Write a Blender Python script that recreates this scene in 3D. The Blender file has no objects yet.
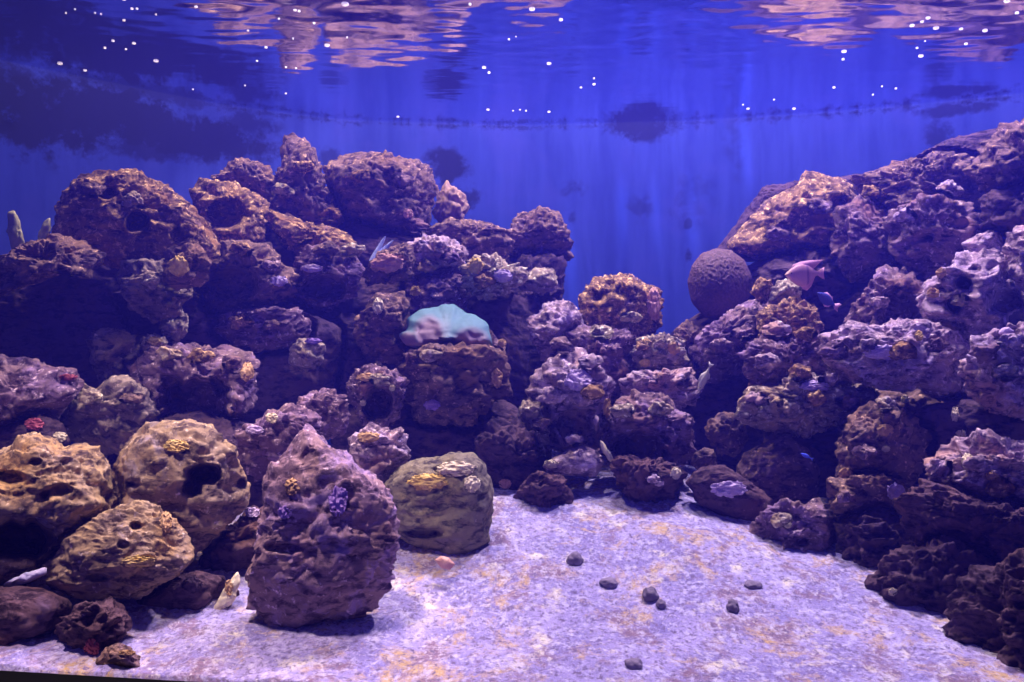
import bpy, bmesh, math, random
import numpy as np
from mathutils import Vector

random.seed(4)
scene = bpy.context.scene
COL = scene.collection

# ------------------------------------------------------------------ camera geometry
F, CX, HY, CAMZ = 700.0, 512.0, 290.0, 0.73      # focal length in px, principal column, horizon row, eye height


def P(px, py, d):
    return Vector(((px - CX) / F * d, d, CAMZ + (HY - py) / F * d))


VOL = .14
SURF = 1.484                                     # water level
WALLPTS = np.array([(-3.3, .6), (-2.5, 1.3), (-2.05, 1.85), (-1.62, 2.36), (-1.2, 2.83), (-.75, 3.1), (0, 3.2),
                    (.79, 3.12), (1.35, 2.96), (1.9, 2.72), (2.45, 2.3), (2.9, 1.7), (3.4, .6)])


def wall_y(x):
    return np.interp(x, WALLPTS[:, 0], WALLPTS[:, 1])


# ------------------------------------------------------------------ noise (numpy gradient noise)
_rs = np.random.RandomState(7)
_G = _rs.normal(size=(4096, 3))
_G /= np.linalg.norm(_G, axis=1)[:, None]


def _h(i, j, k):
    return ((i * 73856093) ^ (j * 19349663) ^ (k * 83492791)) & 4095


def gnoise(p):
    b = np.floor(p).astype(np.int64)
    f = p - b
    u = f * f * f * (f * (f * 6 - 15) + 10)
    out = 0
    for dx in (0, 1):
        for dy in (0, 1):
            for dz in (0, 1):
                g = _G[_h(b[:, 0] + dx, b[:, 1] + dy, b[:, 2] + dz)]
                dot = g[:, 0] * (f[:, 0] - dx) + g[:, 1] * (f[:, 1] - dy) + g[:, 2] * (f[:, 2] - dz)
                w = (u[:, 0] if dx else 1 - u[:, 0]) * (u[:, 1] if dy else 1 - u[:, 1]) * (u[:, 2] if dz else 1 - u[:, 2])
                out = out + w * dot
    return out * 1.6


def fbm(p, o=4, g=.5):
    a, s, t = 1., 0, 0
    for i in range(o):
        s = s + a * gnoise(p * 2 ** i + 17.3 * i)
        t += a
        a *= g
    return s / t


def ridged(p, o=4, g=.55):
    a, s, t = 1., 0, 0
    for i in range(o):
        s = s + a * (1 - 2 * np.abs(gnoise(p * 2 ** i + 9.1 * i)))
        t += a
        a *= g
    return s / t


def worley(p):
    b = np.floor(p).astype(np.int64)
    best = np.full(len(p), 9.)
    for dx in (-1, 0, 1):
        for dy in (-1, 0, 1):
            for dz in (-1, 0, 1):
                c = b + np.array([dx, dy, dz])
                h = _h(c[:, 0], c[:, 1], c[:, 2])
                q = c + .5 + .45 * _G[h]
                best = np.minimum(best, ((p - q) ** 2).sum(1))
    return np.sqrt(best)


# ------------------------------------------------------------------ materials
def new_mat(name):
    m = bpy.data.materials.new(name)
    m.use_nodes = True
    nt = m.node_tree
    nt.nodes.clear()
    return m, nt, nt.nodes, nt.links


def N(nt, t, **kw):
    n = nt.nodes.new(t)
    for k, v in kw.items():
        if k in n.inputs.keys():
            n.inputs[k].default_value = v
        else:
            setattr(n, k, v)
    return n


def mixc(nt, fac, a, b):
    n = nt.nodes.new('ShaderNodeMix')
    n.data_type = 'RGBA'
    for sock, v in ((0, fac), (6, a), (7, b)):
        if hasattr(v, 'links') or hasattr(v, 'is_linked'):
            nt.links.new(v, n.inputs[sock])
        else:
            n.inputs[sock].default_value = v if sock == 0 else (*v, 1)
    return n.outputs[2]


def ramp(nt, src, lo, hi):
    n = N(nt, 'ShaderNodeMapRange')
    n.inputs['From Min'].default_value = lo
    n.inputs['From Max'].default_value = hi
    nt.links.new(src, n.inputs['Value'])
    return n.outputs['Result']


def coords(nt, rnd=True):
    tc = N(nt, 'ShaderNodeTexCoord')
    if not rnd:
        return tc.outputs['Object']
    oi = N(nt, 'ShaderNodeObjectInfo')
    mu = N(nt, 'ShaderNodeMath', operation='MULTIPLY')
    mu.inputs[1].default_value = 37.
    nt.links.new(oi.outputs['Random'], mu.inputs[0])
    ad = N(nt, 'ShaderNodeVectorMath', operation='ADD')
    nt.links.new(tc.outputs['Object'], ad.inputs[0])
    nt.links.new(mu.outputs[0], ad.inputs[1])
    return ad.outputs[0]


def noise(nt, vec, scale, detail=4, rough=.55, dist=0.):
    n = N(nt, 'ShaderNodeTexNoise')
    n.inputs['Scale'].default_value = scale
    n.inputs['Detail'].default_value = detail
    n.inputs['Roughness'].default_value = rough
    n.inputs['Distortion'].default_value = dist
    nt.links.new(vec, n.inputs['Vector'])
    return n.outputs['Fac']


def finish(nt, col, rough=.85, bump=None, bs=.4, bd=.01, spec=.25, sub=0):
    b = N(nt, 'ShaderNodeBsdfPrincipled')
    if hasattr(col, 'is_linked'):
        nt.links.new(col, b.inputs['Base Color'])
    else:
        b.inputs['Base Color'].default_value = (*col, 1)
    b.inputs['Roughness'].default_value = rough
    b.inputs['Specular IOR Level'].default_value = spec
    if bump is not None:
        bn = N(nt, 'ShaderNodeBump')
        bn.inputs['Strength'].default_value = bs
        bn.inputs['Distance'].default_value = bd
        nt.links.new(bump, bn.inputs['Height'])
        nt.links.new(bn.outputs[0], b.inputs['Normal'])
    o = N(nt, 'ShaderNodeOutputMaterial')
    nt.links.new(b.outputs[0], o.inputs['Surface'])
    return b


def rock_mat(name, base, alt, patch, fleck, pa=.56, fl=.62, sc=1., bs=.6):
    m, nt, nodes, links = new_mat(name)
    v = coords(nt)
    kd = .62
    base, alt, patch, fleck = [tuple(q * kd for q in c) for c in (base, alt, patch, fleck)]
    n1 = noise(nt, v, 7 * sc, 5, .6)
    c = mixc(nt, ramp(nt, n1, .38, .62), base, alt)
    n2 = noise(nt, v, 11 * sc, 6, .68, .5)
    c = mixc(nt, ramp(nt, n2, pa, pa + .1), c, patch)
    n3 = noise(nt, v, 58 * sc, 5, .7)
    c = mixc(nt, ramp(nt, n3, fl - .03, fl + .06), c, tuple(min(1, q * 1.9) for q in fleck))
    n4 = noise(nt, v, 5 * sc, 5, .6, .3)
    c = mixc(nt, ramp(nt, n4, .54, .66), c, (base[0] * 1.45, base[1] * 1.25, base[2] * .75))
    mp = N(nt, 'ShaderNodeMapping')
    mp.inputs['Scale'].default_value = (1, 1, 2.2)
    nt.links.new(v, mp.inputs['Vector'])
    dk = noise(nt, mp.outputs[0], 20 * sc, 7, .72, .4)
    c = mixc(nt, ramp(nt, dk, .52, .40), c, (base[0] * .3, base[1] * .27, base[2] * .36))
    hb = noise(nt, v, 75 * sc, 7, .7)
    finish(nt, c, .9, hb, bs, .012, .15)
    return m


M = {}
M['ochre'] = rock_mat('ochre_rock', (.50, .35, .27), (.62, .42, .24), (.44, .34, .40), (.80, .62, .50), .55, .62)
M['gold'] = rock_mat('gold_brown_rock', (.34, .19, .14), (.58, .33, .15), (.36, .21, .27), (.85, .56, .26), .55, .56)
M['brown'] = rock_mat('brown_rock', (.27, .17, .18), (.40, .24, .19), (.33, .20, .28), (.66, .42, .28), .56, .6)
M['purple'] = rock_mat('purple_crust_rock', (.30, .17, .27), (.40, .25, .25), (.48, .30, .56), (.70, .52, .58), .52, .6)
M['violetrock'] = rock_mat('violet_rock', (.44, .27, .42), (.54, .34, .36), (.54, .36, .66), (.74, .56, .66), .5, .62)
M['lilac'] = rock_mat('lilac_crust_rock', (.56, .38, .56), (.64, .44, .48), (.80, .60, .95), (.80, .64, .66), .5, .58)
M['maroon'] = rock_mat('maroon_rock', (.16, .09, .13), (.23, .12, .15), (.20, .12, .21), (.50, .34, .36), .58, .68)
M['grey'] = rock_mat('grey_rock', (.33, .25, .24), (.46, .34, .28), (.42, .32, .36), (.68, .54, .46), .56, .62)
M['olive'] = rock_mat('olive_rock', (.34, .29, .25), (.44, .36, .24), (.40, .33, .36), (.66, .54, .40), .6, .66)
M['pale'] = rock_mat('pale_crust_rock', (.56, .42, .36), (.70, .54, .38), (.58, .44, .54), (.9, .78, .6), .55, .58)
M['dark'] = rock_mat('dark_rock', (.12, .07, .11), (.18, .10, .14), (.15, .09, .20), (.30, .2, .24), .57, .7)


def plain_mat(name, c1, c2, sc=40, rough=.7, bs=.5, bd=.006):
    m, nt, _, _ = new_mat(name)
    v = coords(nt)
    n = noise(nt, v, sc, 4, .6)
    finish(nt, mixc(nt, ramp(nt, n, .35, .65), c1, c2), rough, n, bs, bd)
    return m


M['yellow'] = plain_mat('yellow_sponge', (.58, .38, .10), (.70, .50, .20))
M['orange'] = plain_mat('orange_sponge', (.46, .26, .13), (.56, .36, .20))
M['cream'] = plain_mat('cream_crust', (.60, .48, .34), (.75, .66, .5))
M['lav'] = plain_mat('lavender_crust', (.42, .30, .56), (.6, .46, .68))
M['pink'] = plain_mat('pink_crust', (.5, .25, .24), (.62, .36, .32))
M['red'] = plain_mat('red_algae', (.28, .05, .09), (.42, .1, .14))
M['violet'] = plain_mat('violet_crust', (.24, .14, .42), (.36, .22, .58))
M['stick'] = plain_mat('pale_coral_skeleton', (.5, .46, .75), (.65, .6, .85))
M['pebble'] = plain_mat('dark_pebble', (.13, .10, .17), (.24, .19, .30))

# ------------------------------------------------------------------ mesh helpers
_ico = {}


def ico(sub):
    if sub not in _ico:
        bm = bmesh.new()
        bmesh.ops.create_icosphere(bm, subdivisions=sub, radius=1)
        bm.verts.ensure_lookup_table()
        v = np.array([x.co[:] for x in bm.verts])
        f = np.array([[q.index for q in x.verts] for x in bm.faces], dtype=np.int32)
        bm.free()
        _ico[sub] = (v, f)
    return _ico[sub]


def mesh_obj(name, v, f, mat, parent=None, loc=(0, 0, 0), smooth=True):
    me = bpy.data.meshes.new(name)
    f = np.asarray(f, dtype=np.int32)
    k = f.shape[1]
    me.vertices.add(len(v))
    me.vertices.foreach_set('co', np.asarray(v, dtype=np.float32).ravel())
    me.loops.add(f.size)
    me.loops.foreach_set('vertex_index', f.ravel())
    me.polygons.add(len(f))
    me.polygons.foreach_set('loop_start', np.arange(0, f.size, k, dtype=np.int32))
    me.polygons.foreach_set('loop_total', np.full(len(f), k, dtype=np.int32))
    me.polygons.foreach_set('use_smooth', np.full(len(f), smooth, dtype=bool))
    me.update(calc_edges=True)
    me.validate()
    me.materials.append(mat)
    o = bpy.data.objects.new(name, me)
    COL.objects.link(o)
    o.location = loc
    if parent is not None:
        o.parent = parent
    return o


def tag(o, label, cat, group=None):
    o['label'] = label
    o['category'] = cat
    if group:
        o['group'] = group
    return o


def struct(o):
    o['kind'] = 'structure'
    return o


# ------------------------------------------------------------------ silhouettes -> solid rocks
CELL = 2.0
GW, GH, GOX, GOY = 640, 420, -120, -40             # grid of viewing cells used only to stop rocks running into each other
BACK = []                                           # (front, back) depth grids of what stands already


def cells(v):
    px = v[:, 0] / v[:, 1] * F + CX
    py = HY - (v[:, 2] - CAMZ) / v[:, 1] * F
    ix = np.clip(((px - GOX) / CELL).astype(int), 0, GW - 1)
    iy = np.clip(((py - GOY) / CELL).astype(int), 0, GH - 1)
    return ix, iy, px, py


def grids(v):
    ix, iy, _, _ = cells(v)
    fr = np.full((GH, GW), 1e9)
    bk = np.full((GH, GW), -1e9)
    np.minimum.at(fr, (iy, ix), v[:, 1])
    np.maximum.at(bk, (iy, ix), v[:, 1])
    x0, x1, y0, y1 = ix.min(), ix.max() + 1, iy.min(), iy.max() + 1
    x0, y0 = max(0, x0 - 2), max(0, y0 - 2)
    x1, y1 = min(GW, x1 + 2), min(GH, y1 + 2)
    a, b = fr[y0:y1, x0:x1].copy(), bk[y0:y1, x0:x1].copy()
    for _ in range(2):
        A, B = a.copy(), b.copy()
        for dy in (-1, 0, 1):
            for dx in (-1, 0, 1):
                A = np.minimum(A, np.roll(np.roll(a, dy, 0), dx, 1))
                B = np.maximum(B, np.roll(np.roll(b, dy, 0), dx, 1))
        a, b = A, B
    return (x0, x1, y0, y1, a, b)


def radial(pts, th):
    pts = np.asarray(pts, float)
    # area centroid
    x, y = pts[:, 0], pts[:, 1]
    x2, y2 = np.roll(x, -1), np.roll(y, -1)
    cr = x * y2 - x2 * y
    A = cr.sum() / 2
    cx, cy = ((x + x2) * cr).sum() / 6 / A, ((y + y2) * cr).sum() / 6 / A
    # sample boundary densely, R(theta) = furthest crossing
    t = np.linspace(0, 1, 40, endpoint=False)
    bx = (x[:, None] * (1 - t) + x2[:, None] * t).ravel() - cx
    by = (y[:, None] * (1 - t) + y2[:, None] * t).ravel() - cy
    ang = np.arctan2(-by, bx)
    rr = np.hypot(bx, by)
    nb = 240
    R = np.zeros(nb)
    bi = ((ang + math.pi) / (2 * math.pi) * nb).astype(int) % nb
    np.maximum.at(R, bi, rr)
    for i in range(nb * 2):
        k = i % nb
        if R[k] == 0:
            R[k] = R[k - 1]
    K = np.array([1, 2, 3, 2, 1.]) / 9
    R = sum(K[j] * np.roll(R, j - 2) for j in range(5))
    g = np.linspace(-math.pi, math.pi, nb, endpoint=False) + math.pi / nb
    return cx, cy, np.interp(th, np.r_[g - 2 * math.pi, g, g + 2 * math.pi], np.r_[R, R, R]), abs(A)


STY = {  # lump, ridge, knob, fine, pits, boxiness
    'pit':   (.14, .030, .006, .005, .020, .80),
    'crag':  (.34, .060, .010, .006, .020, .85),
    'turf':  (.32, .036, .018, .014, .012, .80),
    'knob':  (.28, .022, .036, .010, .012, .80),
    'smooth': (.14, .018, .005, .004, .006, .75),
    'ridge': (.16, .046, .006, .007, .012, .85),
    'pin':   (.06, .034, .006, .007, .012, .95),
    'brain': (.05, 0, 0, 0, 0, 1.),
    'fold': (.05, .006, 0, 0, 0, .9),
    'bush': (.16, .02, .05, .01, 0, .85),
    'pebble': (.10, .003, 0, .001, 0, .95),
}
ROCKS = {}
SPEC = []


def rock(key, name, d, T, style, mat, pts, label, pits=(), patches=(), cat='rock', seed=None):
    SPEC.append(dict(key=key, name=name, d=d, T=T, style=style, mat=mat, pts=pts, label=label, pits=pits,
                     patches=patches, cat=cat, seed=len(SPEC) if seed is None else seed))


def build_rock(s):
    pts = np.array(s['pts'], float)
    if s['key'][0] == 'B':
        pts = pts.mean(0) + (pts - pts.mean(0)) * 1.12
    size = max(np.ptp(pts[:, 0]), np.ptp(pts[:, 1]))
    sub = 7 if size > 150 else 6 if size > 46 else 5 if size > 14 else 4
    u, f = ico(sub)
    ux, uy, uz = u[:, 0], u[:, 1], u[:, 2]
    th = np.arctan2(uz, ux)
    cx, cy, R, area = radial(pts, th)
    d = s['d']
    S = math.sqrt(area / math.pi) / F * d           # mean radius in metres
    lump, rid, kn, fine, pit, box = STY[s['style']]
    rxy = np.sqrt(ux ** 2 + uz ** 2)
    rad = rxy ** box                                 # fuller than an ellipsoid
    dep = np.sign(uy) * np.abs(uy) ** .9 * S * s['T'] * np.where(uy < 0, 1., .75)
    X = rad * R * np.cos(th)
    if s['style'] == 'fold':
        dep = dep + uz * S * .9
    if s['style'] in ('crag', 'turf', 'knob'):
        dep = np.where(dep < 0, dep * (1 + .42 * uz - .12 * np.abs(ux)), dep)   # brows that overhang their own faces
    Z = rad * R * np.sin(th)
    k = d / F
    base = np.stack([X * k, dep, Z * k], 1)
    if s['style'] in ('crag', 'turf', 'ridge', 'pit', 'pin'):
        rg = np.random.RandomState(100 + s['seed'])
        for _ in range(7):                              # broken planes on the faces
            dn = rg.normal(size=3)
            dn[1] = -abs(dn[1]) - .35
            dn /= np.linalg.norm(dn)
            dt = base @ dn
            h = dt.max() * (rg.uniform(.80, .96) if s['style'] in ('pit', 'ridge') else rg.uniform(.64, .90))
            base = base - np.clip(dt - h, 0, None)[:, None] * .85 * dn
    q = base + np.array([s['seed'] * 3.17, s['seed'] * 1.3, s['seed'] * 2.1])
    n = base / (np.linalg.norm(base, axis=1)[:, None] + 1e-9)
    sc = min(1., S / .14)
    warp = np.stack([fbm(q / .09 + 3, 2), fbm(q / .09 + 31, 2), fbm(q / .09 + 57, 2)], 1) * .02
    qq = q + warp
    an = np.array([.8, .8, 2.3]) if s['style'] == 'pit' else np.array([1, 1, 1.7])
    D = lump * S * fbm(q / (S * .9), 3)
    D = D + rid * sc * ridged(qq * an / (.11 * max(sc, .5)), 5)
    D = D + kn * sc * (np.abs(gnoise(qq / .034)) * 1.6 - .4) + kn * .5 * sc * (np.abs(gnoise(qq / .015)) * 1.6 - .4)
    D = D + fine * fbm(qq / .016, 2) + fine * .8 * np.clip(ridged(qq * an / .045, 3), -.2, 1)
    if s['style'] == 'fold':
        D = D + .10 * S * np.cos(5.5 * (th - 1.45)) * rxy ** 1.5 + .02 * S * np.cos(17 * th + 2) * rxy ** 2
    if s['style'] == 'brain':
        D = D + .0036 * np.sin(30 * fbm(q / .06, 2) + 26 * gnoise(q / .026 + 5))
    w = worley(qq * an / (.06 * max(sc, .55)))
    D = D - pit * sc * np.clip(1 - w / .42, 0, 1) * (gnoise(q / .1) > -.1)
    D = D - .4 * D[rxy > .8].mean()
    # silhouettes keep their place: less outward push at the rim, all of it on the faces
    face = np.clip(1.15 - .45 * rxy, .7, 1)
    v = base + n * (D * face)[:, None]
    c = np.array(P(cx, cy, d))
    vw = v + c
    # true perspective of the silhouette: scale x,z with distance so that the outline stays put
    sxy = vw[:, 1] / d
    vw[:, 0] = c[0] + v[:, 0] + (sxy - 1) * c[0]
    vw[:, 2] = c[2] + v[:, 2] + (sxy - 1) * (c[2] - CAMZ)
    # hollows the photograph shows
    if s['pits']:
        _, _, px, py = cells(vw)
        for (hx, hy, hrx, hry, dp) in s['pits']:
            e = ((px - hx) / hrx) ** 2 + ((py - hy) / hry) ** 2
            e = e * (1 + .5 * gnoise(q / .03))
            fal = np.clip(1.25 - e, 0, 1)
            fal = fal * fal * (3 - 2 * fal)
            mv = np.where(uy < .15, fal * dp * (1.5 if dp > .055 else 1.), 0)
            kk = (vw[:, 1] + mv) / vw[:, 1]
            vw[:, 0] *= kk
            vw[:, 2] = CAMZ + (vw[:, 2] - CAMZ) * kk
            vw[:, 1] += mv
    # sit against the rocks already standing in front, along the line of sight
    ix, iy, _, _ = cells(vw)
    need = np.full(len(vw), -1e9)
    for (x0, x1, y0, y1, a, b) in BACK:
        ins = (ix >= x0) & (ix < x1) & (iy >= y0) & (iy < y1)
        if not ins.any():
            continue
        bb = b[iy[ins] - y0, ix[ins] - x0]
        need[ins] = np.maximum(need[ins], bb)
    tgt = np.maximum(vw[:, 1], need + .010 + .02 * np.clip((vw[:, 1] - d) / (S * s['T'] + 1e-6) + 1, 0, 2) * 0.5)
    wy = wall_y(vw[:, 0]) - .02
    kk = tgt / vw[:, 1]
    vw[:, 0] *= kk
    vw[:, 2] = CAMZ + (vw[:, 2] - CAMZ) * kk
    vw[:, 1] = tgt
    vw[:, 1] = np.minimum(vw[:, 1], np.minimum(wy, wall_y(vw[:, 0]) - .02))
    vw[:, 2] = np.clip(vw[:, 2], -.02, SURF - .03)
    G = grids(vw)
    BACK.append(G)
    org = np.array([c[0], vw[:, 1].mean(), vw[:, 2].min()])
    o = mesh_obj(s['name'], vw - org, f, M[s['mat']], None, org)
    if s.get('label'):
        tag(o, s['label'], s['cat'])
    ROCKS[s['key']] = (o, org, G)
    for (nm, mt, hx, hy, hrx, hry, lab) in s['patches']:
        p = blob_on(nm, mt, hx, hy, hrx, hry, o, org, G, len(SPEC) + hx)
        if lab:
            p['label'] = lab
    return o


def front_depth(G, px, py):
    x0, x1, y0, y1, a, b = G
    ix = int(np.clip((px - GOX) / CELL, x0, x1 - 1)) - x0
    iy = int(np.clip((py - GOY) / CELL, y0, y1 - 1)) - y0
    loc = a[max(0, iy - 2):iy + 3, max(0, ix - 2):ix + 3]
    loc = loc[loc < 1e8]
    return float(np.median(loc)) if len(loc) else None


def blob_on(name, mat, px, py, rx, ry, parent, org, G, seed):
    """a lumpy crust growing on the front of a rock, following its face"""
    sub = 4 if max(rx, ry) < 12 else 5
    u, f = ico(sub)
    d0 = front_depth(G, px, py) or ROCKS_D
    q = u * 1.7 + seed
    r = 1 + .35 * fbm(q, 3) + .22 * gnoise(u * 5 + seed)
    X = px + u[:, 0] * rx * r
    Y = py - u[:, 2] * ry * r
    x0, x1, y0, y1, a, b = G
    ix = np.clip(((X - GOX) / CELL).astype(int), x0, x1 - 1) - x0
    iy = np.clip(((Y - GOY) / CELL).astype(int), y0, y1 - 1) - y0
    dd = a[iy, ix]
    dd = np.where((dd > 1e8) | (np.abs(dd - d0) > .08), d0, dd)
    th = max(rx, ry) / F * d0
    dd = dd * .8 + d0 * .2 + .003 + u[:, 1] * th * .22 + .005 * gnoise(u * 3 + seed)
    v = np.stack([(X - CX) / F * dd, dd, CAMZ + (HY - Y) / F * dd], 1) - org
    return mesh_obj(name, v, f, M[mat], parent)



M['brain'] = plain_mat('brain_coral_skin', (.09, .05, .07), (.16, .085, .10), 120)
M['tan'] = plain_mat('tan_soft_coral', (.30, .18, .16), (.38, .24, .18), 30)
M['paleyellow'] = plain_mat('pale_yellow_soft_coral', (.38, .35, .18), (.46, .42, .28), 30)
m, nt, _, _ = new_mat('turquoise_coral')
at = N(nt, 'ShaderNodeVertexColor', layer_name='Tint')
tn = noise(nt, coords(nt), 90, 4, .6)
finish(nt, at.outputs['Color'], .6, tn, .3, .004)
M['turq'] = m



def rubble(px, py, r, mat, style, seed, label, group, name='stone'):
    """a small stone lodged on whatever face of the pile is seen there"""
    best = None
    for G in BACK:
        x0, x1, y0, y1, a, b = G
        ix, iy = int((px - GOX) / CELL), int((py - GOY) / CELL)
        if x0 <= ix < x1 and y0 <= iy < y1 and a[iy - y0, ix - x0] < 1e8:
            best = min(best or 9, float(a[iy - y0, ix - x0]))
    if best is None:
        return
    rg = np.random.RandomState(900 + seed)
    d = best + .1 * r / F * best
    n = 9
    pts = [(px + r * rg.uniform(.75, 1.3) * 1.2 * math.cos(2 * math.pi * i / n), py + r * rg.uniform(.65, 1.1) * .8 * math.sin(2 * math.pi * i / n)) for i in range(n)]
    keep = list(BACK)
    s = dict(key='rub%d' % seed, name=name, d=d, T=.75, style=style, mat=mat, pts=pts, label=label, pits=(), patches=(), cat='stone', seed=300 + seed)
    BACK.clear()
    o = build_rock(s)
    mine = BACK[0]
    BACK[:] = keep
    me = o.data
    v = np.empty(len(me.vertices) * 3, np.float32)
    me.vertices.foreach_get('co', v)
    v = v.reshape(-1, 3).astype(float) + np.array(o.location)
    ix, iy, _, _ = cells(v)
    lim = np.full(len(v), 1e9)
    for (x0, x1, y0, y1, a, b) in BACK:
        ins = (ix >= x0) & (ix < x1) & (iy >= y0) & (iy < y1)
        lim[ins] = np.minimum(lim[ins], a[iy[ins] - y0, ix[ins] - x0])
    lim = np.maximum(lim, best - .1)
    t = np.minimum(v[:, 1], np.maximum(lim - .003, best - r / F * best))
    k = t / v[:, 1]
    v[:, 0] *= k
    v[:, 2] = CAMZ + (v[:, 2] - CAMZ) * k
    v[:, 1] = t
    me.vertices.foreach_set('co', (v - np.array(o.location)).astype(np.float32).ravel())
    me.update()
    o['group'] = group
    RUB.append(grids(v))


RUB = []

def pp(s):
    return [tuple(float(q) for q in w.split(',')) for w in s.split()]


def rk(key, name, d, T, style, mat, s, label, pits=(), patches=(), cat='rock'):
    rock(key, name, d, T, style, mat, pp(s), label, pits, patches, cat)


ROCKS_D = 2.0
# ---- front, on the sand
rk('L1', 'boulder', 1.66, .75, 'pit', 'ochre',
   '117,472 119,446 132,436 150,427 172,423 192,425 214,433 236,456 248,482 244,500 226,520 205,540 186,556 165,562 135,560 118,530 112,500',
   'big ochre boulder with a dark cave-like hollow in its face',
   pits=[(203, 474, 17, 11, .09), (192, 488, 9, 9, .07), (241, 484, 4, 6, .03), (133, 483, 9, 4, .03), (172, 507, 14, 4, .02)],
   patches=[('sponge_patch', 'yellow', 176, 446, 12, 6, 'yellow crust on the crest')])
rk('L2', 'boulder', 1.60, .8, 'pit', 'ochre',
   '-80,480 -40,452 -5,462 8,455 20,443 36,438 52,443 60,453 78,447 98,452 112,462 121,482 116,505 96,528 72,545 50,560 10,590 -40,600 -80,560',
   'ochre pitted boulder cut by the frame edge, with a shadowed undercut',
   pits=[(18, 540, 38, 20, .13), (10, 478, 14, 7, .05), (45, 495, 4, 5, .03), (62, 490, 14, 7, .03), (36, 462, 6, 4, .02)])
rk('L3', 'boulder', 1.50, .7, 'pit', 'ochre',
   '38,573 50,562 60,553 68,540 92,524 112,513 134,506 156,508 170,518 184,540 189,557 178,572 150,590 128,599 100,597 74,591 54,585',
   'flattened ochre boulder resting under the boulder with the cave-like hollow',
   pits=[(136, 526, 7, 5, .025), (124, 545, 6, 4, .02), (98, 577, 12, 5, .02)],
   patches=[('sponge_patch', 'yellow', 138, 562, 15, 6, 'yellow crust'), ('sponge_patch', 'orange', 166, 522, 6, 10, 'orange crust')])
rk('L4', 'rock', 1.44, .7, 'smooth', 'maroon',
   '-60,600 -20,592 10,588 45,590 66,600 68,612 52,630 20,645 -10,665 -60,680',
   'dark maroon rock lying low on the sand, cut by the frame edge')
rk('L5', 'rock', 1.38, .7, 'crag', 'maroon',
   '57,632 66,618 84,606 108,598 128,600 136,612 130,628 112,642 100,652 92,664 76,664 64,652',
   'small angular dark red rock on the sand in front of the boulders',
   patches=[('algae_patch', 'red', 92, 648, 7, 9, 'deep red algae')])
rk('L6', 'stone', 1.33, .7, 'crag', 'brown',
   '94,660 106,648 122,644 136,652 144,664 142,676 122,680 102,676',
   'small brown stone by the black tank rim', cat='stone',
   patches=[('sponge_patch', 'orange', 127, 653, 8, 3, 'orange crust')])
rk('L7', 'rock', 1.56, .6, 'smooth', 'maroon',
   '132,606 150,590 175,578 200,572 224,578 238,592 232,606 215,616 178,620 146,620',
   'low maroon rock on the sand between the ochre boulders and the purple pinnacle',
   patches=[('algae_patch', 'dark', 192, 585, 10, 8, None)])
rk('L8', 'pinnacle_rock', 1.47, .42, 'pin', 'violetrock',
   '310,423 325,425 344,438 360,456 376,474 386,486 393,505 394,532 393,558 384,592 368,628 346,668 310,672 284,650 264,622 250,598 248,574 260,548 266,520 268,494 264,482 282,458 298,436',
   'tall purple brown pinnacle rock standing on the sand',
   pits=[(345, 505, 4, 3, .03), (285, 548, 20, 6, .02), (310, 462, 10, 16, .012)],
   patches=[('sponge_patch', 'orange', 292, 487, 7, 8, 'ochre crust'), ('crust_patch', 'violet', 338, 500, 9, 14, 'violet crust'),
            ('crust_patch', 'violet', 285, 512, 7, 6, 'violet crust')])
rk('L8b', 'rock', 1.62, .5, 'smooth', 'maroon',
   '222,622 236,602 258,594 300,600 326,622 322,640 280,640 240,636',
   'low dark rock in the shade under the purple pinnacle')
rk('L9', 'rock', 1.86, .7, 'turf', 'purple',
   '233,442 240,432 256,425 270,414 288,408 306,412 318,425 310,450 290,476 270,486 250,474 238,458',
   'knobbly purple rock behind the pinnacle, next to the hollowed boulder',
   patches=[('crust_patch', 'cream', 272, 418, 6, 5, 'cream crust'), ('crust_patch', 'lav', 255, 430, 9, 4, 'lavender crust')])
rk('L9b', 'rock', 2.0, .7, 'turf', 'purple',
   '288,420 296,402 312,394 328,392 342,400 347,416 342,434 318,436 296,432',
   'dark purple turf-covered rock rising behind the pinnacle tip')
rk('L10', 'rock', 1.70, .7, 'turf', 'maroon',
   '240,520 252,505 268,502 280,510 282,545 262,562 236,578 205,585 184,580 190,562 214,540',
   'maroon rock with a lilac knob wedged beside the pinnacle',
   patches=[('crust_patch', 'lav', 252, 512, 7, 5, 'lilac crust')])
rk('L11', 'coral', 1.84, .8, 'knob', 'lilac',
   '350,446 356,434 370,430 384,434 400,430 404,444 410,458 402,472 392,482 372,484 356,470',
   'bushy lilac coral clump between the pinnacle and the olive boulder', cat='coral',
   patches=[('polyp_crust', 'orange', 368, 437, 11, 5, 'orange polyps')])
rk('L12', 'boulder', 1.80, .75, 'smooth', 'olive',
   '388,486 396,474 410,465 428,458 446,456 470,456 482,466 489,484 491,510 486,540 472,556 450,564 430,556 408,542 394,528 388,506',
   'rounded olive boulder with a yellow crusted top standing on the sand',
   pits=[(425, 533, 22, 5, .03), (420, 505, 20, 7, .012), (438, 470, 5, 4, .015)],
   patches=[('sponge_patch', 'yellow', 428, 482, 17, 8, 'yellow crust'), ('crust_patch', 'cream', 456, 469, 18, 7, 'cream crust'), ('crust_patch', 'cream', 472, 484, 8, 8, 'cream crust')])
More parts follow.
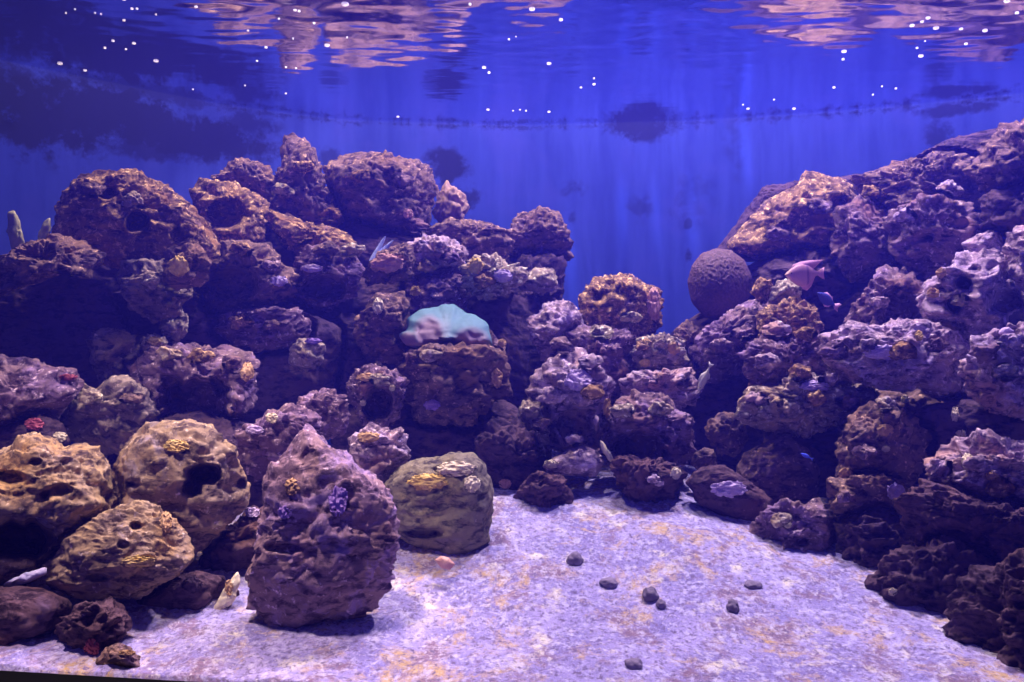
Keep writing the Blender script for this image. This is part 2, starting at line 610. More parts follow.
# ---- left bank, middle height
rk('M1', 'rock_slab', 1.92, .7, 'crag', 'purple',
   '-60,380 -20,366 4,362 20,357 38,362 58,370 80,380 80,392 60,400 46,418 30,440 -10,455 -60,450',
   'purple slab with a pale rim cut by the frame edge above the ochre boulders',
   patches=[('algae_patch', 'red', 68, 377, 9, 3, 'red crust')])
rk('M3', 'rock', 1.88, .6, 'smooth', 'dark',
   '-20,440 10,424 40,414 62,424 70,440 66,458 40,470 0,470',
   'dark rock with a red patch below the purple slab',
   patches=[('algae_patch', 'red', 34, 424, 9, 6, 'red algae'), ('crust_patch', 'cream', 60, 437, 7, 5, 'pale crust')])
rk('M2', 'rock', 1.97, .75, 'crag', 'grey',
   '48,398 60,386 78,382 94,388 104,384 124,382 138,394 150,412 152,432 134,446 104,450 78,446 64,430 54,414',
   'grey two-lobed rock sitting right behind the ochre boulders',
   patches=[('crust_patch', 'cream', 99, 398, 4, 5, 'cream knob')])
rk('M4', 'rock', 2.08, .8, 'crag', 'purple',
   '126,374 144,358 164,347 184,344 202,355 224,345 244,354 252,368 266,388 258,410 240,432 200,442 156,436 140,412 130,394',
   'broad rock with a pink ochre crest over a dark overhung face',
   pits=[(195, 402, 38, 24, .12), (170, 385, 10, 14, .05)],
   patches=[('crust_patch', 'orange', 247, 372, 7, 9, 'orange crust')])
rk('M5', 'rock', 2.18, .75, 'crag', 'grey',
   '84,350 98,334 114,330 134,338 150,348 156,362 142,378 122,388 98,384 88,368',
   'dull grey brown rock peeping out behind the grey two-lobed rock')
rk('M5b', 'coral', 2.2, .8, 'knob', 'pale',
   '160,327 164,314 178,310 187,316 186,332 176,342 164,338', 'small cream coral clump under the yellow sponge rock', cat='coral')
rk('M5c', 'coral', 2.17, .8, 'knob', 'pale',
   '141,344 148,335 160,336 167,343 160,352 148,352', 'tiny yellowish coral clump above the pink-crested rock', cat='coral',
   patches=[('polyp_crust', 'yellow', 155, 341, 7, 4, 'yellow polyps')])
rk('M6', 'rock', 2.16, .8, 'crag', 'grey',
   '106,280 122,265 140,262 166,262 182,276 187,294 174,312 152,316 132,304 122,288',
   'pale grey jagged rock jutting over the dark cave',
   pits=[(150, 290, 6, 6, .03), (168, 298, 5, 5, .03)])
rk('M7b', 'rock', 2.1, .6, 'crag', 'brown',
   '160,262 172,248 196,246 208,262 206,282 188,288 170,284',
   'brown rock bearing a bright yellow sponge',
   patches=[('sponge', 'yellow', 179, 266, 9, 10, 'bright yellow sponge')])
rk('M7', 'rock', 2.3, .5, 'ridge', 'gold',
   '52,240 58,212 66,188 84,175 112,171 140,177 166,190 188,206 206,226 220,242 216,256 180,262 120,264 70,258',
   'large layered golden brown rock topping the bank beside the pale blade-like soft coral',
   pits=[(105, 192, 14, 6, .06), (138, 222, 12, 10, .08), (180, 235, 10, 8, .05)])
rk('M8', 'rock', 2.08, .75, 'crag', 'brown',
   '-40,290 -10,268 18,252 50,238 90,244 114,256 120,274 108,284 84,270 60,268 40,278 10,290 -30,310',
   'brown arched rock roofing the dark cave at the frame edge')
rk('M8c', 'rock', 2.36, .3, 'smooth', 'dark',  # dark material paints in the shade of the cave
   '-80,320 -20,280 40,270 100,280 125,320 130,355 100,390 30,395 -80,400', 'dark rock at the back of the cave under the arched rock')
# ---- left bank, upper rows
rk('T14', 'rock', 2.4, .8, 'crag', 'brown',
   '196,290 206,262 226,247 250,243 272,256 290,272 292,292 272,304 236,312 208,306',
   'domed dark rock with a lit rim and a lilac patch on its shoulder',
   pits=[(232, 282, 28, 18, .08)],
   patches=[('crust_patch', 'lav', 279, 281, 8, 5, 'lilac crust')])
rk('T16', 'rock_slab', 2.32, .7, 'crag', 'purple',
   '214,324 232,313 264,311 296,311 308,324 298,342 262,350 226,342',
   'low purple ledge beneath the domed dark rock')
rk('T15', 'rock', 2.45, .75, 'turf', 'purple',
   '288,270 298,256 324,249 350,252 360,270 352,294 330,310 302,306 288,288',
   'pinkish crusted rock overhanging shade beside the domed rock',
   pits=[(325, 288, 25, 13, .08)],
   patches=[('crust_patch', 'lav', 312, 268, 10, 4, 'lavender crust')])
rk('T17', 'stone', 2.25, .8, 'crag', 'pale',
   '290,350 300,341 324,346 321,362 306,369 293,363', 'pale tan block lit among dark rocks', cat='stone',
   patches=[('crust_patch', 'violet', 313, 341, 8, 3, 'violet blue crust')])
rk('T18', 'rock', 2.35, .7, 'ridge', 'brown',
   '358,318 376,298 402,293 407,306 407,342 398,362 370,358 358,338',
   'upright brown rock standing beside the turquoise coral',
   patches=[('crust_patch', 'cream', 378, 306, 5, 8, 'tan crust')])
rk('T19', 'rock', 2.17, .8, 'turf', 'purple',
   '349,388 357,374 372,369 392,371 405,384 409,406 398,430 372,436 354,420',
   'rounded rock with a pink crusted arch over a dark face',
   pits=[(377, 404, 15, 16, .09)],
   patches=[('polyp', 'cream', 392, 388, 3, 3, 'cream polyp'), ('polyp', 'cream', 363, 403, 3, 3, 'cream polyp'),
            ('crust_patch', 'orange', 366, 377, 9, 4, 'pink ochre crust')])
rk('T20', 'rock', 2.24, .75, 'crag', 'brown',
   '396,370 406,355 438,351 470,352 496,358 506,374 502,396 484,404 472,420 438,428 412,414 400,398',
   'brown rock shelf carrying the turquoise coral',
   pits=[(425, 360, 14, 5, .03), (465, 385, 14, 10, .03)],
   patches=[('crust_patch', 'orange', 497, 378, 5, 9, 'ochre crust'), ('crust_patch', 'violet', 432, 405, 8, 5, 'violet crust')])
rk('T20b', 'rock', 2.36, .7, 'smooth', 'brown',
   '474,318 492,332 504,348 508,378 490,374 478,350', 'brown slope with an orange polyp behind the turquoise coral',
   patches=[('polyp', 'orange', 502, 343, 4, 4, 'orange polyp')])
rk('T1', 'rock', 2.56, .7, 'crag', 'gold',
   '196,190 206,180 226,187 246,190 262,206 266,232 264,250 226,254 204,228',
   'dark rock with a golden sunlit brow next to the layered rock',
   pits=[(226, 214, 20, 16, .08)])
rk('T5', 'rock', 2.6, .7, 'turf', 'gold',
   '258,206 280,208 306,224 332,228 352,236 358,252 336,266 310,264 296,248 278,240',
   'golden turfy slope of rock under the twin peaks')
rk('T2', 'rock', 2.7, .7, 'turf', 'brown',
   '212,174 230,161 260,164 274,178 268,198 240,196 220,190', 'small brown rock capping the dark rock with the golden brow')
rk('T3', 'rock', 2.78, .7, 'turf', 'brown',
   '278,146 286,138 298,138 308,146 318,166 326,186 332,206 346,226 330,246 300,238 274,216 262,200 270,176 278,160',
   'pointed brown peak rock, the highest of the bank')
rk('T4', 'rock', 2.84, .65, 'turf', 'brown',
   '330,178 334,160 350,150 370,157 400,162 426,172 434,190 434,216 422,238 396,250 370,258 350,242 338,216',
   'broad turf-covered brown rock beside the pointed peak rock',
   patches=[('crust_patch', 'pink', 408, 214, 5, 5, 'magenta spot')])
rk('T9', 'rock', 2.62, .75, 'turf', 'lilac',
   '396,256 424,240 446,239 466,249 473,263 452,280 420,284 394,272', 'lilac fringed rock below the broad turf-covered rock')
rk('T8', 'rock', 2.76, .7, 'turf', 'brown',
   '424,230 444,222 476,223 496,228 510,242 508,258 490,266 460,254 430,248', 'low brown rock on the skyline with a gold edge')
rk('T13', 'coral', 2.5, .8, 'knob', 'brown',
   '364,270 384,252 406,244 414,258 410,276 386,282 368,284', 'salmon pink encrusted coral clump above the turquoise coral', cat='coral',
   patches=[('polyp_crust', 'pink', 388, 263, 14, 9, 'salmon pink crust'), ('polyp_crust', 'orange', 376, 267, 5, 4, 'orange spot')])
rk('T21', 'rock', 2.58, .6, 'crag', 'purple',
   '408,284 440,276 466,278 474,296 466,318 430,320 410,306', 'dark purple rock in shade above the turquoise coral',
   patches=[('sponge', 'yellow', 415, 291, 5, 5, 'small yellow sponge')])
rk('T11', 'rock', 2.54, .75, 'knob', 'pale',
   '462,272 474,256 496,257 506,266 524,268 522,282 506,293 480,298 464,288', 'knobby cream and lilac coral rock near the bank edge',
   patches=[('crust_patch', 'lav', 503, 276, 9, 6, 'lilac crust'), ('polyp_crust', 'yellow', 476, 266, 7, 8, 'golden polyps')])
rk('T12', 'rock', 2.66, .7, 'turf', 'pale',
   '516,281 534,268 554,268 557,283 546,293 524,291', 'small crusted rock just under the round fuzzy knob')
rk('T10', 'rock', 2.86, .75, 'turf', 'brown',
   '507,234 518,216 540,210 558,216 568,236 567,258 550,272 524,270 510,254', 'round fuzzy brown knob standing out against the blue wall')
rk('T10b', 'rock', 2.8, .6, 'crag', 'dark',
   '500,262 530,262 562,262 564,292 548,330 528,350 505,340 495,300', 'dark upright rock below the round fuzzy knob')
rk('T22', 'rock', 2.12, .7, 'turf', 'dark',
   '480,444 494,422 520,418 534,444 536,484 528,510 500,510 486,476', 'dark turfy rock in the cleft beside the olive boulder',
   patches=[('polyp', 'pink', 505, 484, 6, 5, 'pink polyps')])
# ---- centre
rk('C9', 'rock', 2.08, .8, 'smooth', 'lilac',
   '543,466 558,456 580,446 598,451 604,463 594,476 570,474 552,478', 'smooth lilac tongue-shaped rock over the sand edge',
   patches=[('crust_patch', 'cream', 551, 464, 7, 4, 'cream tip')])
rk('C10', 'rock', 2.0, .75, 'turf', 'maroon',
   '512,504 522,486 538,472 556,474 569,490 568,506 545,514 522,516', 'reddish knobbly rock at the sand edge below the lilac tongue')
rk('C11', 'rock', 2.02, .8, 'knob', 'maroon',
   '613,468 620,458 642,460 666,462 682,474 674,490 656,506 634,506 620,488', 'dark knobbly rock sitting on the back edge of the sand',
   patches=[('polyp', 'cream', 676, 473, 5, 6, 'tan knob')])
rk('C12', 'rock', 1.98, .7, 'smooth', 'maroon',
   '688,482 704,468 724,467 746,480 772,500 774,518 746,526 720,514 700,504', 'dark rock dusted with lilac sand along its top',
   patches=[('sand_dusting', 'lav', 728, 489, 16, 8, 'lilac sand dusting')])
rk('C4', 'rock', 2.22, .75, 'crag', 'lilac',
   '530,400 536,376 550,356 568,350 590,364 605,384 610,420 602,450 562,460 536,446 528,420',
   'steep lilac rock with a shaded face in the middle of the reef',
   pits=[(575, 425, 20, 20, .06)],
   patches=[('crust_patch', 'lav', 578, 380, 13, 10, 'lavender crust')])
rk('C5', 'coral', 2.18, .8, 'knob', 'pale',
   '516,424 524,402 540,404 546,430 544,452 528,456 518,442', 'tan finger-like coral tuft clinging beside the steep lilac rock', cat='coral')
rk('C8', 'rock', 2.16, .8, 'turf', 'purple',
   '603,424 613,407 638,396 660,399 672,414 694,418 697,436 688,466 652,478 616,466 604,442',
   'purple turf-topped rock with a dark hollow, to the side of the lilac tongue',
   pits=[(640, 448, 28, 16, .08)],
   patches=[('crust_patch', 'orange', 607, 408, 4, 9, 'ochre streak')])
rk('C13', 'rock', 2.2, .8, 'turf', 'brown',
   '708,434 712,422 724,415 738,418 746,434 738,452 718,456', 'small ring-crusted rock standing in front of the dark blue gap')
rk('C13b', 'stone', 2.1, .8, 'crag', 'brown',
   '692,462 700,450 713,451 718,466 708,474 696,474', 'small tan stone under the ring-crusted rock', cat='stone')
rk('C7', 'rock', 2.34, .75, 'knob', 'lilac',
   '620,384 636,372 660,374 690,370 700,388 692,404 652,408 624,398', 'knobby lilac ledge below the gold-spotted coral')
rk('C6', 'coral', 2.42, .8, 'knob', 'pale',
   '634,352 644,338 664,334 682,344 685,360 672,374 650,373 637,364', 'cream coral head with bright gold spots', cat='coral',
   patches=[('polyp_crust', 'orange', 646, 344, 6, 5, 'gold polyps'), ('polyp_crust', 'orange', 674, 348, 6, 6, 'gold polyps'),
            ('polyp_crust', 'yellow', 645, 363, 5, 4, 'yellow polyps')])
rk('C3', 'rock', 2.44, .7, 'turf', 'purple',
   '556,348 584,326 620,334 646,350 648,386 622,402 590,392 562,372', 'purple turfy rock filling the middle of the central mound')
rk('C1', 'rock', 2.5, .75, 'turf', 'lilac',
   '530,320 544,304 564,299 580,314 583,346 566,368 546,360 536,338', 'pale lilac crusted rock at the near end of the central mound')
rk('C2', 'rock', 2.62, .75, 'turf', 'gold',
   '584,304 592,284 610,275 626,273 641,286 656,288 659,312 650,338 642,354 600,356 588,328', 'golden turf-covered rock crowning the central mound',
   pits=[(600, 297, 8, 6, .03), (622, 290, 7, 6, .03)],
   patches=[('crust_patch', 'pink', 654, 304, 6, 16, 'pinkish fringe')])
rk('C15', 'rock', 2.52, .7, 'turf', 'brown',
   '676,334 690,318 703,328 704,358 692,378 680,368', 'reddish brown ridge at the foot of the brain coral')
# ---- right bank
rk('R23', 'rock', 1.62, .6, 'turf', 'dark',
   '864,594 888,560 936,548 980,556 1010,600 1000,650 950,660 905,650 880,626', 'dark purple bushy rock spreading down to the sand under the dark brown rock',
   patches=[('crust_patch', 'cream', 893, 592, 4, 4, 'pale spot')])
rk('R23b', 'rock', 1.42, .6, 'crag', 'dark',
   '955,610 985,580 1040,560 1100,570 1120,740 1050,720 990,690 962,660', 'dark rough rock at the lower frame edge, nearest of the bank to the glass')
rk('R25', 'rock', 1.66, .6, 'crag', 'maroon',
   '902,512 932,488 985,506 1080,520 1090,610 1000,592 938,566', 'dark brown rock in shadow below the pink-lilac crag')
rk('R22', 'rock', 1.72, .7, 'crag', 'lilac',
   '928,462 954,446 986,442 1012,452 1060,452 1080,545 1020,534 984,514 954,498 936,480', 'pink-lilac crag at the frame edge above the shadowed dark brown rock',
   patches=[('crust_patch', 'cream', 968, 462, 6, 8, 'tan crust'), ('crust_patch', 'orange', 992, 476, 6, 5, 'tan crust')])
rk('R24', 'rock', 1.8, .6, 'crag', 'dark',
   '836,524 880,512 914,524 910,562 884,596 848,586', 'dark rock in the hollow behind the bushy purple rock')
rk('R20', 'rock', 1.84, .75, 'crag', 'brown',
   '818,502 832,482 860,478 890,481 905,488 907,504 892,516 850,518 826,514', 'brown rock ending in a pale lilac knob',
   patches=[('crust_patch', 'lav', 896, 492, 9, 8, 'pale lilac knob')])
rk('R21', 'rock', 1.86, .7, 'crag', 'purple',
   '740,532 754,516 784,507 814,505 836,520 847,545 842,572 822,586 790,568 760,550', 'purple brown rock with a hole lying along the sand edge',
   pits=[(802, 541, 8, 5, .05), (770, 545, 14, 7, .04)],
   patches=[('crust_patch', 'cream', 788, 525, 4, 3, 'cream spot')])
rk('R19', 'rock', 1.92, .75, 'crag', 'brown',
   '840,442 846,428 868,417 900,409 922,417 928,446 922,472 906,484 870,494 844,480 836,462', 'reddish brown rock with an orange streak facing the dark hollow',
   patches=[('crust_patch', 'orange', 885, 430, 8, 6, 'orange streak'), ('crust_patch', 'cream', 886, 449, 4, 3, 'cream spot'), ('crust_patch', 'orange', 846, 476, 7, 8, 'orange crust')])
rk('R17', 'rock', 1.86, .7, 'turf', 'lilac',
   '962,366 978,342 1004,330 1040,322 1070,360 1070,412 1010,410 980,404 962,386', 'lilac crusted rock at the frame edge with a smooth pebble on top')
rk('R26', 'rock', 2.0, .6, 'smooth', 'dark',  # dark colour stands in for the shadow of the gap
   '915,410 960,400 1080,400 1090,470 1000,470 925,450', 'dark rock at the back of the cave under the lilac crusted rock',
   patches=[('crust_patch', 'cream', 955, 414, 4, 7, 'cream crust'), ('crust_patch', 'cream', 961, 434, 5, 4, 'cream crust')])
rk('R18', 'rock', 2.1, .7, 'smooth', 'brown',
   '736,474 744,454 764,444 784,436 806,449 820,470 816,498 790,510 760,504 742,490', 'smooth grey brown dome rock in the dark hollow')
rk('R15', 'rock', 2.12, .7, 'knob', 'pale',
   '738,404 752,386 774,388 804,378 836,384 856,374 878,388 874,406 842,418 820,428 780,432 748,424', 'knobbly cream and lilac rock bank above the smooth dome rock',
   patches=[('crust_patch', 'lav', 815, 386, 14, 5, 'lavender crust')])
rk('R16', 'rock', 2.22, .5, 'smooth', 'brown',
   '832,408 866,390 920,390 952,404 968,428 948,452 900,448 846,442', 'dark rock face shaded by the long lilac ridge',
   patches=[('polyp', 'cream', 927, 386, 6, 5, 'cream polyp'), ('polyp', 'cream', 905, 399, 4, 4, 'dim cream polyp')])
rk('R14', 'rock', 2.06, .75, 'ridge', 'lilac',
   '822,338 848,323 880,327 912,323 946,333 968,350 963,372 968,392 980,410 955,404 920,388 880,384 846,380 826,362', 'long lilac ridge of rock sloping towards the frame edge',
   patches=[('crust_patch', 'lav', 885, 352, 22, 7, 'lavender crust'), ('polyp', 'yellow', 919, 336, 4, 5, 'yellow polyp')])
rk('R7', 'rock', 2.14, .75, 'crag', 'lilac',
   '924,298 938,271 958,258 990,255 1012,264 1026,284 1024,314 1004,330 984,338 950,340 934,318', 'pale rock pierced by round dark holes',
   pits=[(963, 283, 8, 7, .07), (955, 304, 9, 9, .08), (975, 270, 6, 4, .04), (1005, 300, 18, 16, .08), (940, 290, 5, 5, .03)],
   patches=[('crust_patch', 'orange', 933, 293, 6, 5, 'ochre crust'), ('crust_patch', 'orange', 941, 273, 5, 5, 'ochre crust')])
rk('R8', 'rock', 2.1, .7, 'crag', 'lilac',
   '1004,244 1018,228 1060,218 1070,285 1028,290 1010,272', 'pinkish rock cut by the frame edge just above the holed rock')
rk('R8b', 'stone', 2.28, .8, 'crag', 'lilac',
   '962,244 984,234 1002,232 1006,246 992,256 970,254', 'small lilac stone on top of the dark bank behind the holed rock', cat='stone')
rk('R13', 'rock', 2.24, .8, 'knob', 'purple',
   '746,356 764,342 790,345 816,339 834,349 838,382 816,398 780,402 754,392', 'knobbly purple rock covered in small pale lumps')
rk('R12', 'rock', 2.34, .8, 'knob', 'gold',
   '760,314 788,304 812,306 821,325 815,348 786,354 764,344', 'dark rock frosted with yellowish lumps below the pink fish')
rk('R9', 'rock', 2.3, .7, 'turf', 'purple',
   '842,328 858,302 874,286 890,266 906,268 922,280 938,300 942,328 916,340 868,340', 'triangular dark rock with a crusted sloping edge',
   pits=[(900, 312, 24, 22, .07)])
rk('R10', 'coral', 2.42, .8, 'knob', 'gold',
   '752,292 760,277 770,281 774,296 762,304', 'small yellowish coral tuft between the brain coral and the pink fish', cat='coral')
rk('R10b', 'coral', 2.4, .8, 'knob', 'pale',
   '770,300 778,284 790,279 800,288 803,308 786,316 772,310', 'cream coral tuft right underneath the pink fish', cat='coral')
rk('R11', 'rock_slab', 2.46, .7, 'crag', 'purple',
   '692,350 713,327 744,306 766,299 772,320 764,350 738,372 712,378 698,368', 'tilted dark slab with a lit upper edge below the brain coral')
rk('R2', 'rock', 2.74, .75, 'ridge', 'gold',
   '732,244 742,230 760,214 776,199 797,190 804,175 826,176 849,181 854,196 852,216 850,242 822,254 790,260 764,256 746,252',
   'big tan rock with a flat-cut peak standing against the blue wall',
   pits=[(838, 205, 10, 10, .06), (800, 250, 20, 8, .05)])
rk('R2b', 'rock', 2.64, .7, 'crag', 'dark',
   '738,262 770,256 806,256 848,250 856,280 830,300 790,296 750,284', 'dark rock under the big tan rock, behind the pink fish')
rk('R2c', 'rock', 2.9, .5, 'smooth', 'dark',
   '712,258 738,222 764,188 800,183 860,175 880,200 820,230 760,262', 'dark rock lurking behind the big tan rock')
rk('R5', 'rock', 2.56, .7, 'crag', 'purple',
   '836,212 862,200 886,214 894,246 886,282 852,280 838,248', 'purple dark rock beside the big tan rock')
rk('R6', 'rock', 2.42, .7, 'crag', 'purple',
   '886,220 924,202 962,206 992,222 992,254 962,270 918,270 894,252', 'shadowy purple rock above the triangular dark rock')
rk('R3', 'rock', 2.62, .65, 'crag', 'brown',
   '838,200 856,180 882,172 930,156 962,160 992,172 986,204 932,220 888,214 858,208', 'long brown rock on the skyline beside the big tan rock')
rk('R4', 'rock', 2.36, .7, 'crag', 'brown',
   '962,168 984,142 1006,131 1060,118 1080,190 1020,200 985,192', 'brown rock on the skyline, highest at the frame edge')
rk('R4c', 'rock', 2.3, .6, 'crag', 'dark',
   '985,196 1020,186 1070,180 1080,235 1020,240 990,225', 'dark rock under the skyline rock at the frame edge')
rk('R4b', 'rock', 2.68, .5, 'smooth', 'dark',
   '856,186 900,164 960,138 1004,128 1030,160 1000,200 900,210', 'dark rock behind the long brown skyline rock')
# ---- backing rocks filling the gaps of the pile, their shade put into a dark colour
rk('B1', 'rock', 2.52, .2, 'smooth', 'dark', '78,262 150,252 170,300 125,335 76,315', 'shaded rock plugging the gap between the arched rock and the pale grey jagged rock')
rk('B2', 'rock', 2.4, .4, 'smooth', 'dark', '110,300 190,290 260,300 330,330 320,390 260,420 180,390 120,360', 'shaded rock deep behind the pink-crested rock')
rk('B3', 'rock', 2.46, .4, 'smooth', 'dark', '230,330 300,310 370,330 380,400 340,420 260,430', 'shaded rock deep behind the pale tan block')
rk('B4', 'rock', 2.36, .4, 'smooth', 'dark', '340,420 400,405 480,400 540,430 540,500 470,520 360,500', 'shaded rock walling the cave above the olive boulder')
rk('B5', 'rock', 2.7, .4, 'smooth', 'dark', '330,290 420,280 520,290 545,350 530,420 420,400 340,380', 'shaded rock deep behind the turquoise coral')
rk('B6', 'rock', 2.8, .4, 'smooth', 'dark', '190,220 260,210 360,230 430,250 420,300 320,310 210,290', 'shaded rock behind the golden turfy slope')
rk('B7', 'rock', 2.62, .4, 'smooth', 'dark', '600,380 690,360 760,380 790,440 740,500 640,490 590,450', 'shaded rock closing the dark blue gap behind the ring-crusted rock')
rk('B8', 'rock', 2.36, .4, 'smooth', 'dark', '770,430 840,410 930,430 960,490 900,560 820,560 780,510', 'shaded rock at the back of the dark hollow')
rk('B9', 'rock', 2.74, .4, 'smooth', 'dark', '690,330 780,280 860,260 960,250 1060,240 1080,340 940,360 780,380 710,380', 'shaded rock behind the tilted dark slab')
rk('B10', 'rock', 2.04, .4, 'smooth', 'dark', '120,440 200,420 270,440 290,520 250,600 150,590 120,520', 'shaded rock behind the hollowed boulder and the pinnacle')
# ---- corals and small things standing among the rocks
rk('brain', 'brain_coral', 2.62, .9, 'brain', 'brain', '688,282 692,266 702,254 716,249 732,251 744,260 751,276 750,296 740,312 722,321 704,317 692,302',
   'round brown brain coral with fine winding grooves beside the blue wall', cat='coral')
rk('anem', 'mushroom_coral', 2.31, .75, 'fold', 'turq', '402,334 408,319 424,308 440,303 458,306 474,314 487,327 493,342 494,354 470,356 445,356 420,350 405,344',
   'turquoise dome-shaped mushroom coral with tan folds on a rock shelf', cat='coral',
   pits=[(429, 336, 12, 16, .012), (471, 344, 13, 13, .012)])
rk('T7', 'soft_coral', 2.92, .8, 'bush', 'tan', '436,206 440,192 450,186 462,193 467,208 462,222 448,226 437,218',
   'blurry tan soft coral in front of a dark stain on the blue wall', cat='coral')
rk('bladey', 'soft_coral', 2.2, .35, 'smooth', 'paleyellow', '8,212 14,210 20,222 24,242 22,252 12,250 8,232',
   'pale yellow blade-shaped soft coral at the frame edge above the arched rock', cat='coral')
rk('bladew', 'soft_coral', 2.24, .5, 'smooth', 'paleyellow', '38,236 44,222 50,218 51,228 46,244 40,248',
   'small whitish soft coral lobe beside the pale yellow blade-shaped one', cat='coral')
rk('shell', 'shell_fragment', 1.53, .5, 'smooth', 'cream', '208,618 218,600 228,584 237,572 241,580 235,598 224,612 214,622',
   'white and orange shell fragment leaning at the foot of the pinnacle', cat='shell',
   patches=[('stain_patch', 'orange', 229, 588, 4, 8, 'orange stain')])
rk('stick', 'coral_stick', 1.46, .8, 'smooth', 'stick', '4,584 14,578 30,572 46,567 48,573 32,580 16,587 6,590',
   'pale lilac coral stick lying under the flattened ochre boulder', cat='coral stick')
rk('stick2', 'coral_stick', 2.06, .8, 'smooth', 'cream', '600,440 604,443 613,458 614,463 609,461 602,450',
   'thin white coral stick leaning by the dark hollow of the purple turf-topped rock', cat='coral stick')
rk('peb_lil', 'pebble', 1.83, .7, 'pebble', 'lav', '998,333 1002,328 1009,327 1014,331 1012,336 1004,337',
   'smooth lilac pebble lying on the lilac crusted rock', cat='pebble')
rk('peb_or', 'pebble', 1.62, .8, 'pebble', 'pink', '435,560 441,556 449,558 455,564 450,570 441,568',
   'orange pink pebble at the foot of the olive boulder', cat='pebble')
SPEC.sort(key=lambda s: s['d'])
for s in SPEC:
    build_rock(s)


_n = 0
for tone, label, group, spots in (
        (('lilac', 'pale', 'purple', 'gold'), 'small crusted stone lodged on the lilac bank below and beside the pink fish', 'rubble stones on the lilac bank',
         '765,362,11 800,372,10 835,352,12 850,403,10 790,408,12 758,398,9 868,346,10 905,352,12 938,346,9 985,352,12 1006,372,12 878,303,8 776,330,10 806,334,9 745,332,10 722,346,9 886,404,9 940,468,11 975,464,10 1000,488,12 866,452,9 846,498,8 782,520,9 905,216,9 950,190,10 872,192,9 822,206,10 778,234,10 960,300,8 1010,340,9 830,380,9 815,398,10'),
        (('lilac', 'gold', 'pale', 'purple'), 'small crusted stone lodged on the central mound in front of the blue wall', 'rubble stones on the central mound',
         '546,330,9 562,346,10 600,332,9 630,318,8 642,346,7 590,362,10 552,396,10 540,424,8 622,410,9 660,410,10 592,392,9 655,480,7 575,440,7 690,386,8'),
        (('gold', 'brown', 'pale', 'purple'), 'small crusted stone lodged on the brown bank of the domed and peaked rocks', 'rubble stones on the brown bank',
         '482,282,9 452,256,9 430,266,9 352,250,9 326,250,10 302,236,9 240,250,9 272,266,9 150,280,8 132,200,10 92,190,10 190,230,9 200,356,10 232,362,9 170,354,9 90,396,9 132,398,9 302,166,8 362,176,9 402,180,10 380,380,8 432,356,9 272,326,8 240,322,9 330,215,9 415,225,9 285,190,8')):
    for i, w in enumerate(spots.split()):
        x, y, r = (float(q) for q in w.split(','))
        _n += 1
        rubble(x, y, r, tone[(i * 7 + i // 3) % 4], ('knob', 'crag', 'turf')[i % 3], _n, label, group)
# turquoise coral: turquoise rim, tan folds
def colour_coral():
    o, org, G = ROCKS['anem']
    me = o.data
    n = len(me.vertices)
    v = np.empty(n * 3, np.float32)
    me.vertices.foreach_get('co', v)
    v = v.reshape(-1, 3).astype(float) + np.array(org)
    _, _, px, py = cells(v)
    t = np.zeros(n)
    for hx, hy, rx, ry in ((429, 336, 15, 19), (471, 346, 18, 17), (408, 342, 10, 10)):
        t = np.maximum(t, np.clip(1.5 - ((px - hx) / rx) ** 2 - ((py - hy) / ry) ** 2 + .12 * gnoise(v / .03), 0, 1))
    w = np.clip(1 - np.abs(px - 446 - (py - 330) * .1) / 7, 0, 1) * np.clip((py - 310) / 15, 0, 1)
    a = np.array([.11, .22, .28])
    b = np.array([.28, .19, .26])
    g = np.array([.27, .32, .40])
    c = a * (1 - t)[:, None] + b * t[:, None]
    c = c * (1 - w * .7)[:, None] + g * (w * .7)[:, None]
    at = me.color_attributes.new('Tint', 'FLOAT_COLOR', 'POINT')
    at.data.foreach_set('color', np.c_[c, np.ones(n)].astype(np.float32).ravel())


colour_coral()


# ------------------------------------------------------------------ sand
def sm(t):
    t = np.clip(t, 0, 1)
    return t * t * (3 - 2 * t)


def sand_z(x, y):
    x, y = np.asarray(x, float), np.asarray(y, float)
    side = 1 - .62 * sm((x - .35) / .6)
    q = np.stack([x.ravel(), y.ravel(), np.zeros(x.size)], 1)
    z = .028 + .105 * sm((y - 1.4) / .68) * side
    return z + (.016 * fbm(q / .32, 2) + .006 * fbm(q / .09 + 5, 2)).reshape(x.shape)


def on_sand(px, py):
    dz = (HY - py) / F
    for d in np.arange(1.15, 2.6, .004):
        if CAMZ + dz * d <= float(sand_z((px - CX) / F * d, d)):
            return d
    return 2.


xs, ys = np.linspace(-2.1, 2.3, 520), np.linspace(1.02, 2.7, 210)
XX, YY = np.meshgrid(xs, ys)
front = 1.196 - .1 * XX + .006                     # the sand stops at the front pane
YY = front + (YY - 1.02) / (2.7 - 1.02) * (2.7 - front)
q = np.stack([XX.ravel(), YY.ravel(), np.zeros(XX.size)], 1)
ZZ = sand_z(XX, YY).ravel() + .003 * ridged(q / .05, 3) + .0028 * gnoise(q / .022) + .0022 * gnoise(q / .012)
ZZ[:len(xs)] = -.12                                # the cut face of the bed against the glass
nx, ny = len(xs), len(ys)
idx = np.arange(nx * ny).reshape(ny, nx)
quads = np.stack([idx[:-1, :-1], idx[:-1, 1:], idx[1:, 1:], idx[1:, :-1]], -1).reshape(-1, 4)

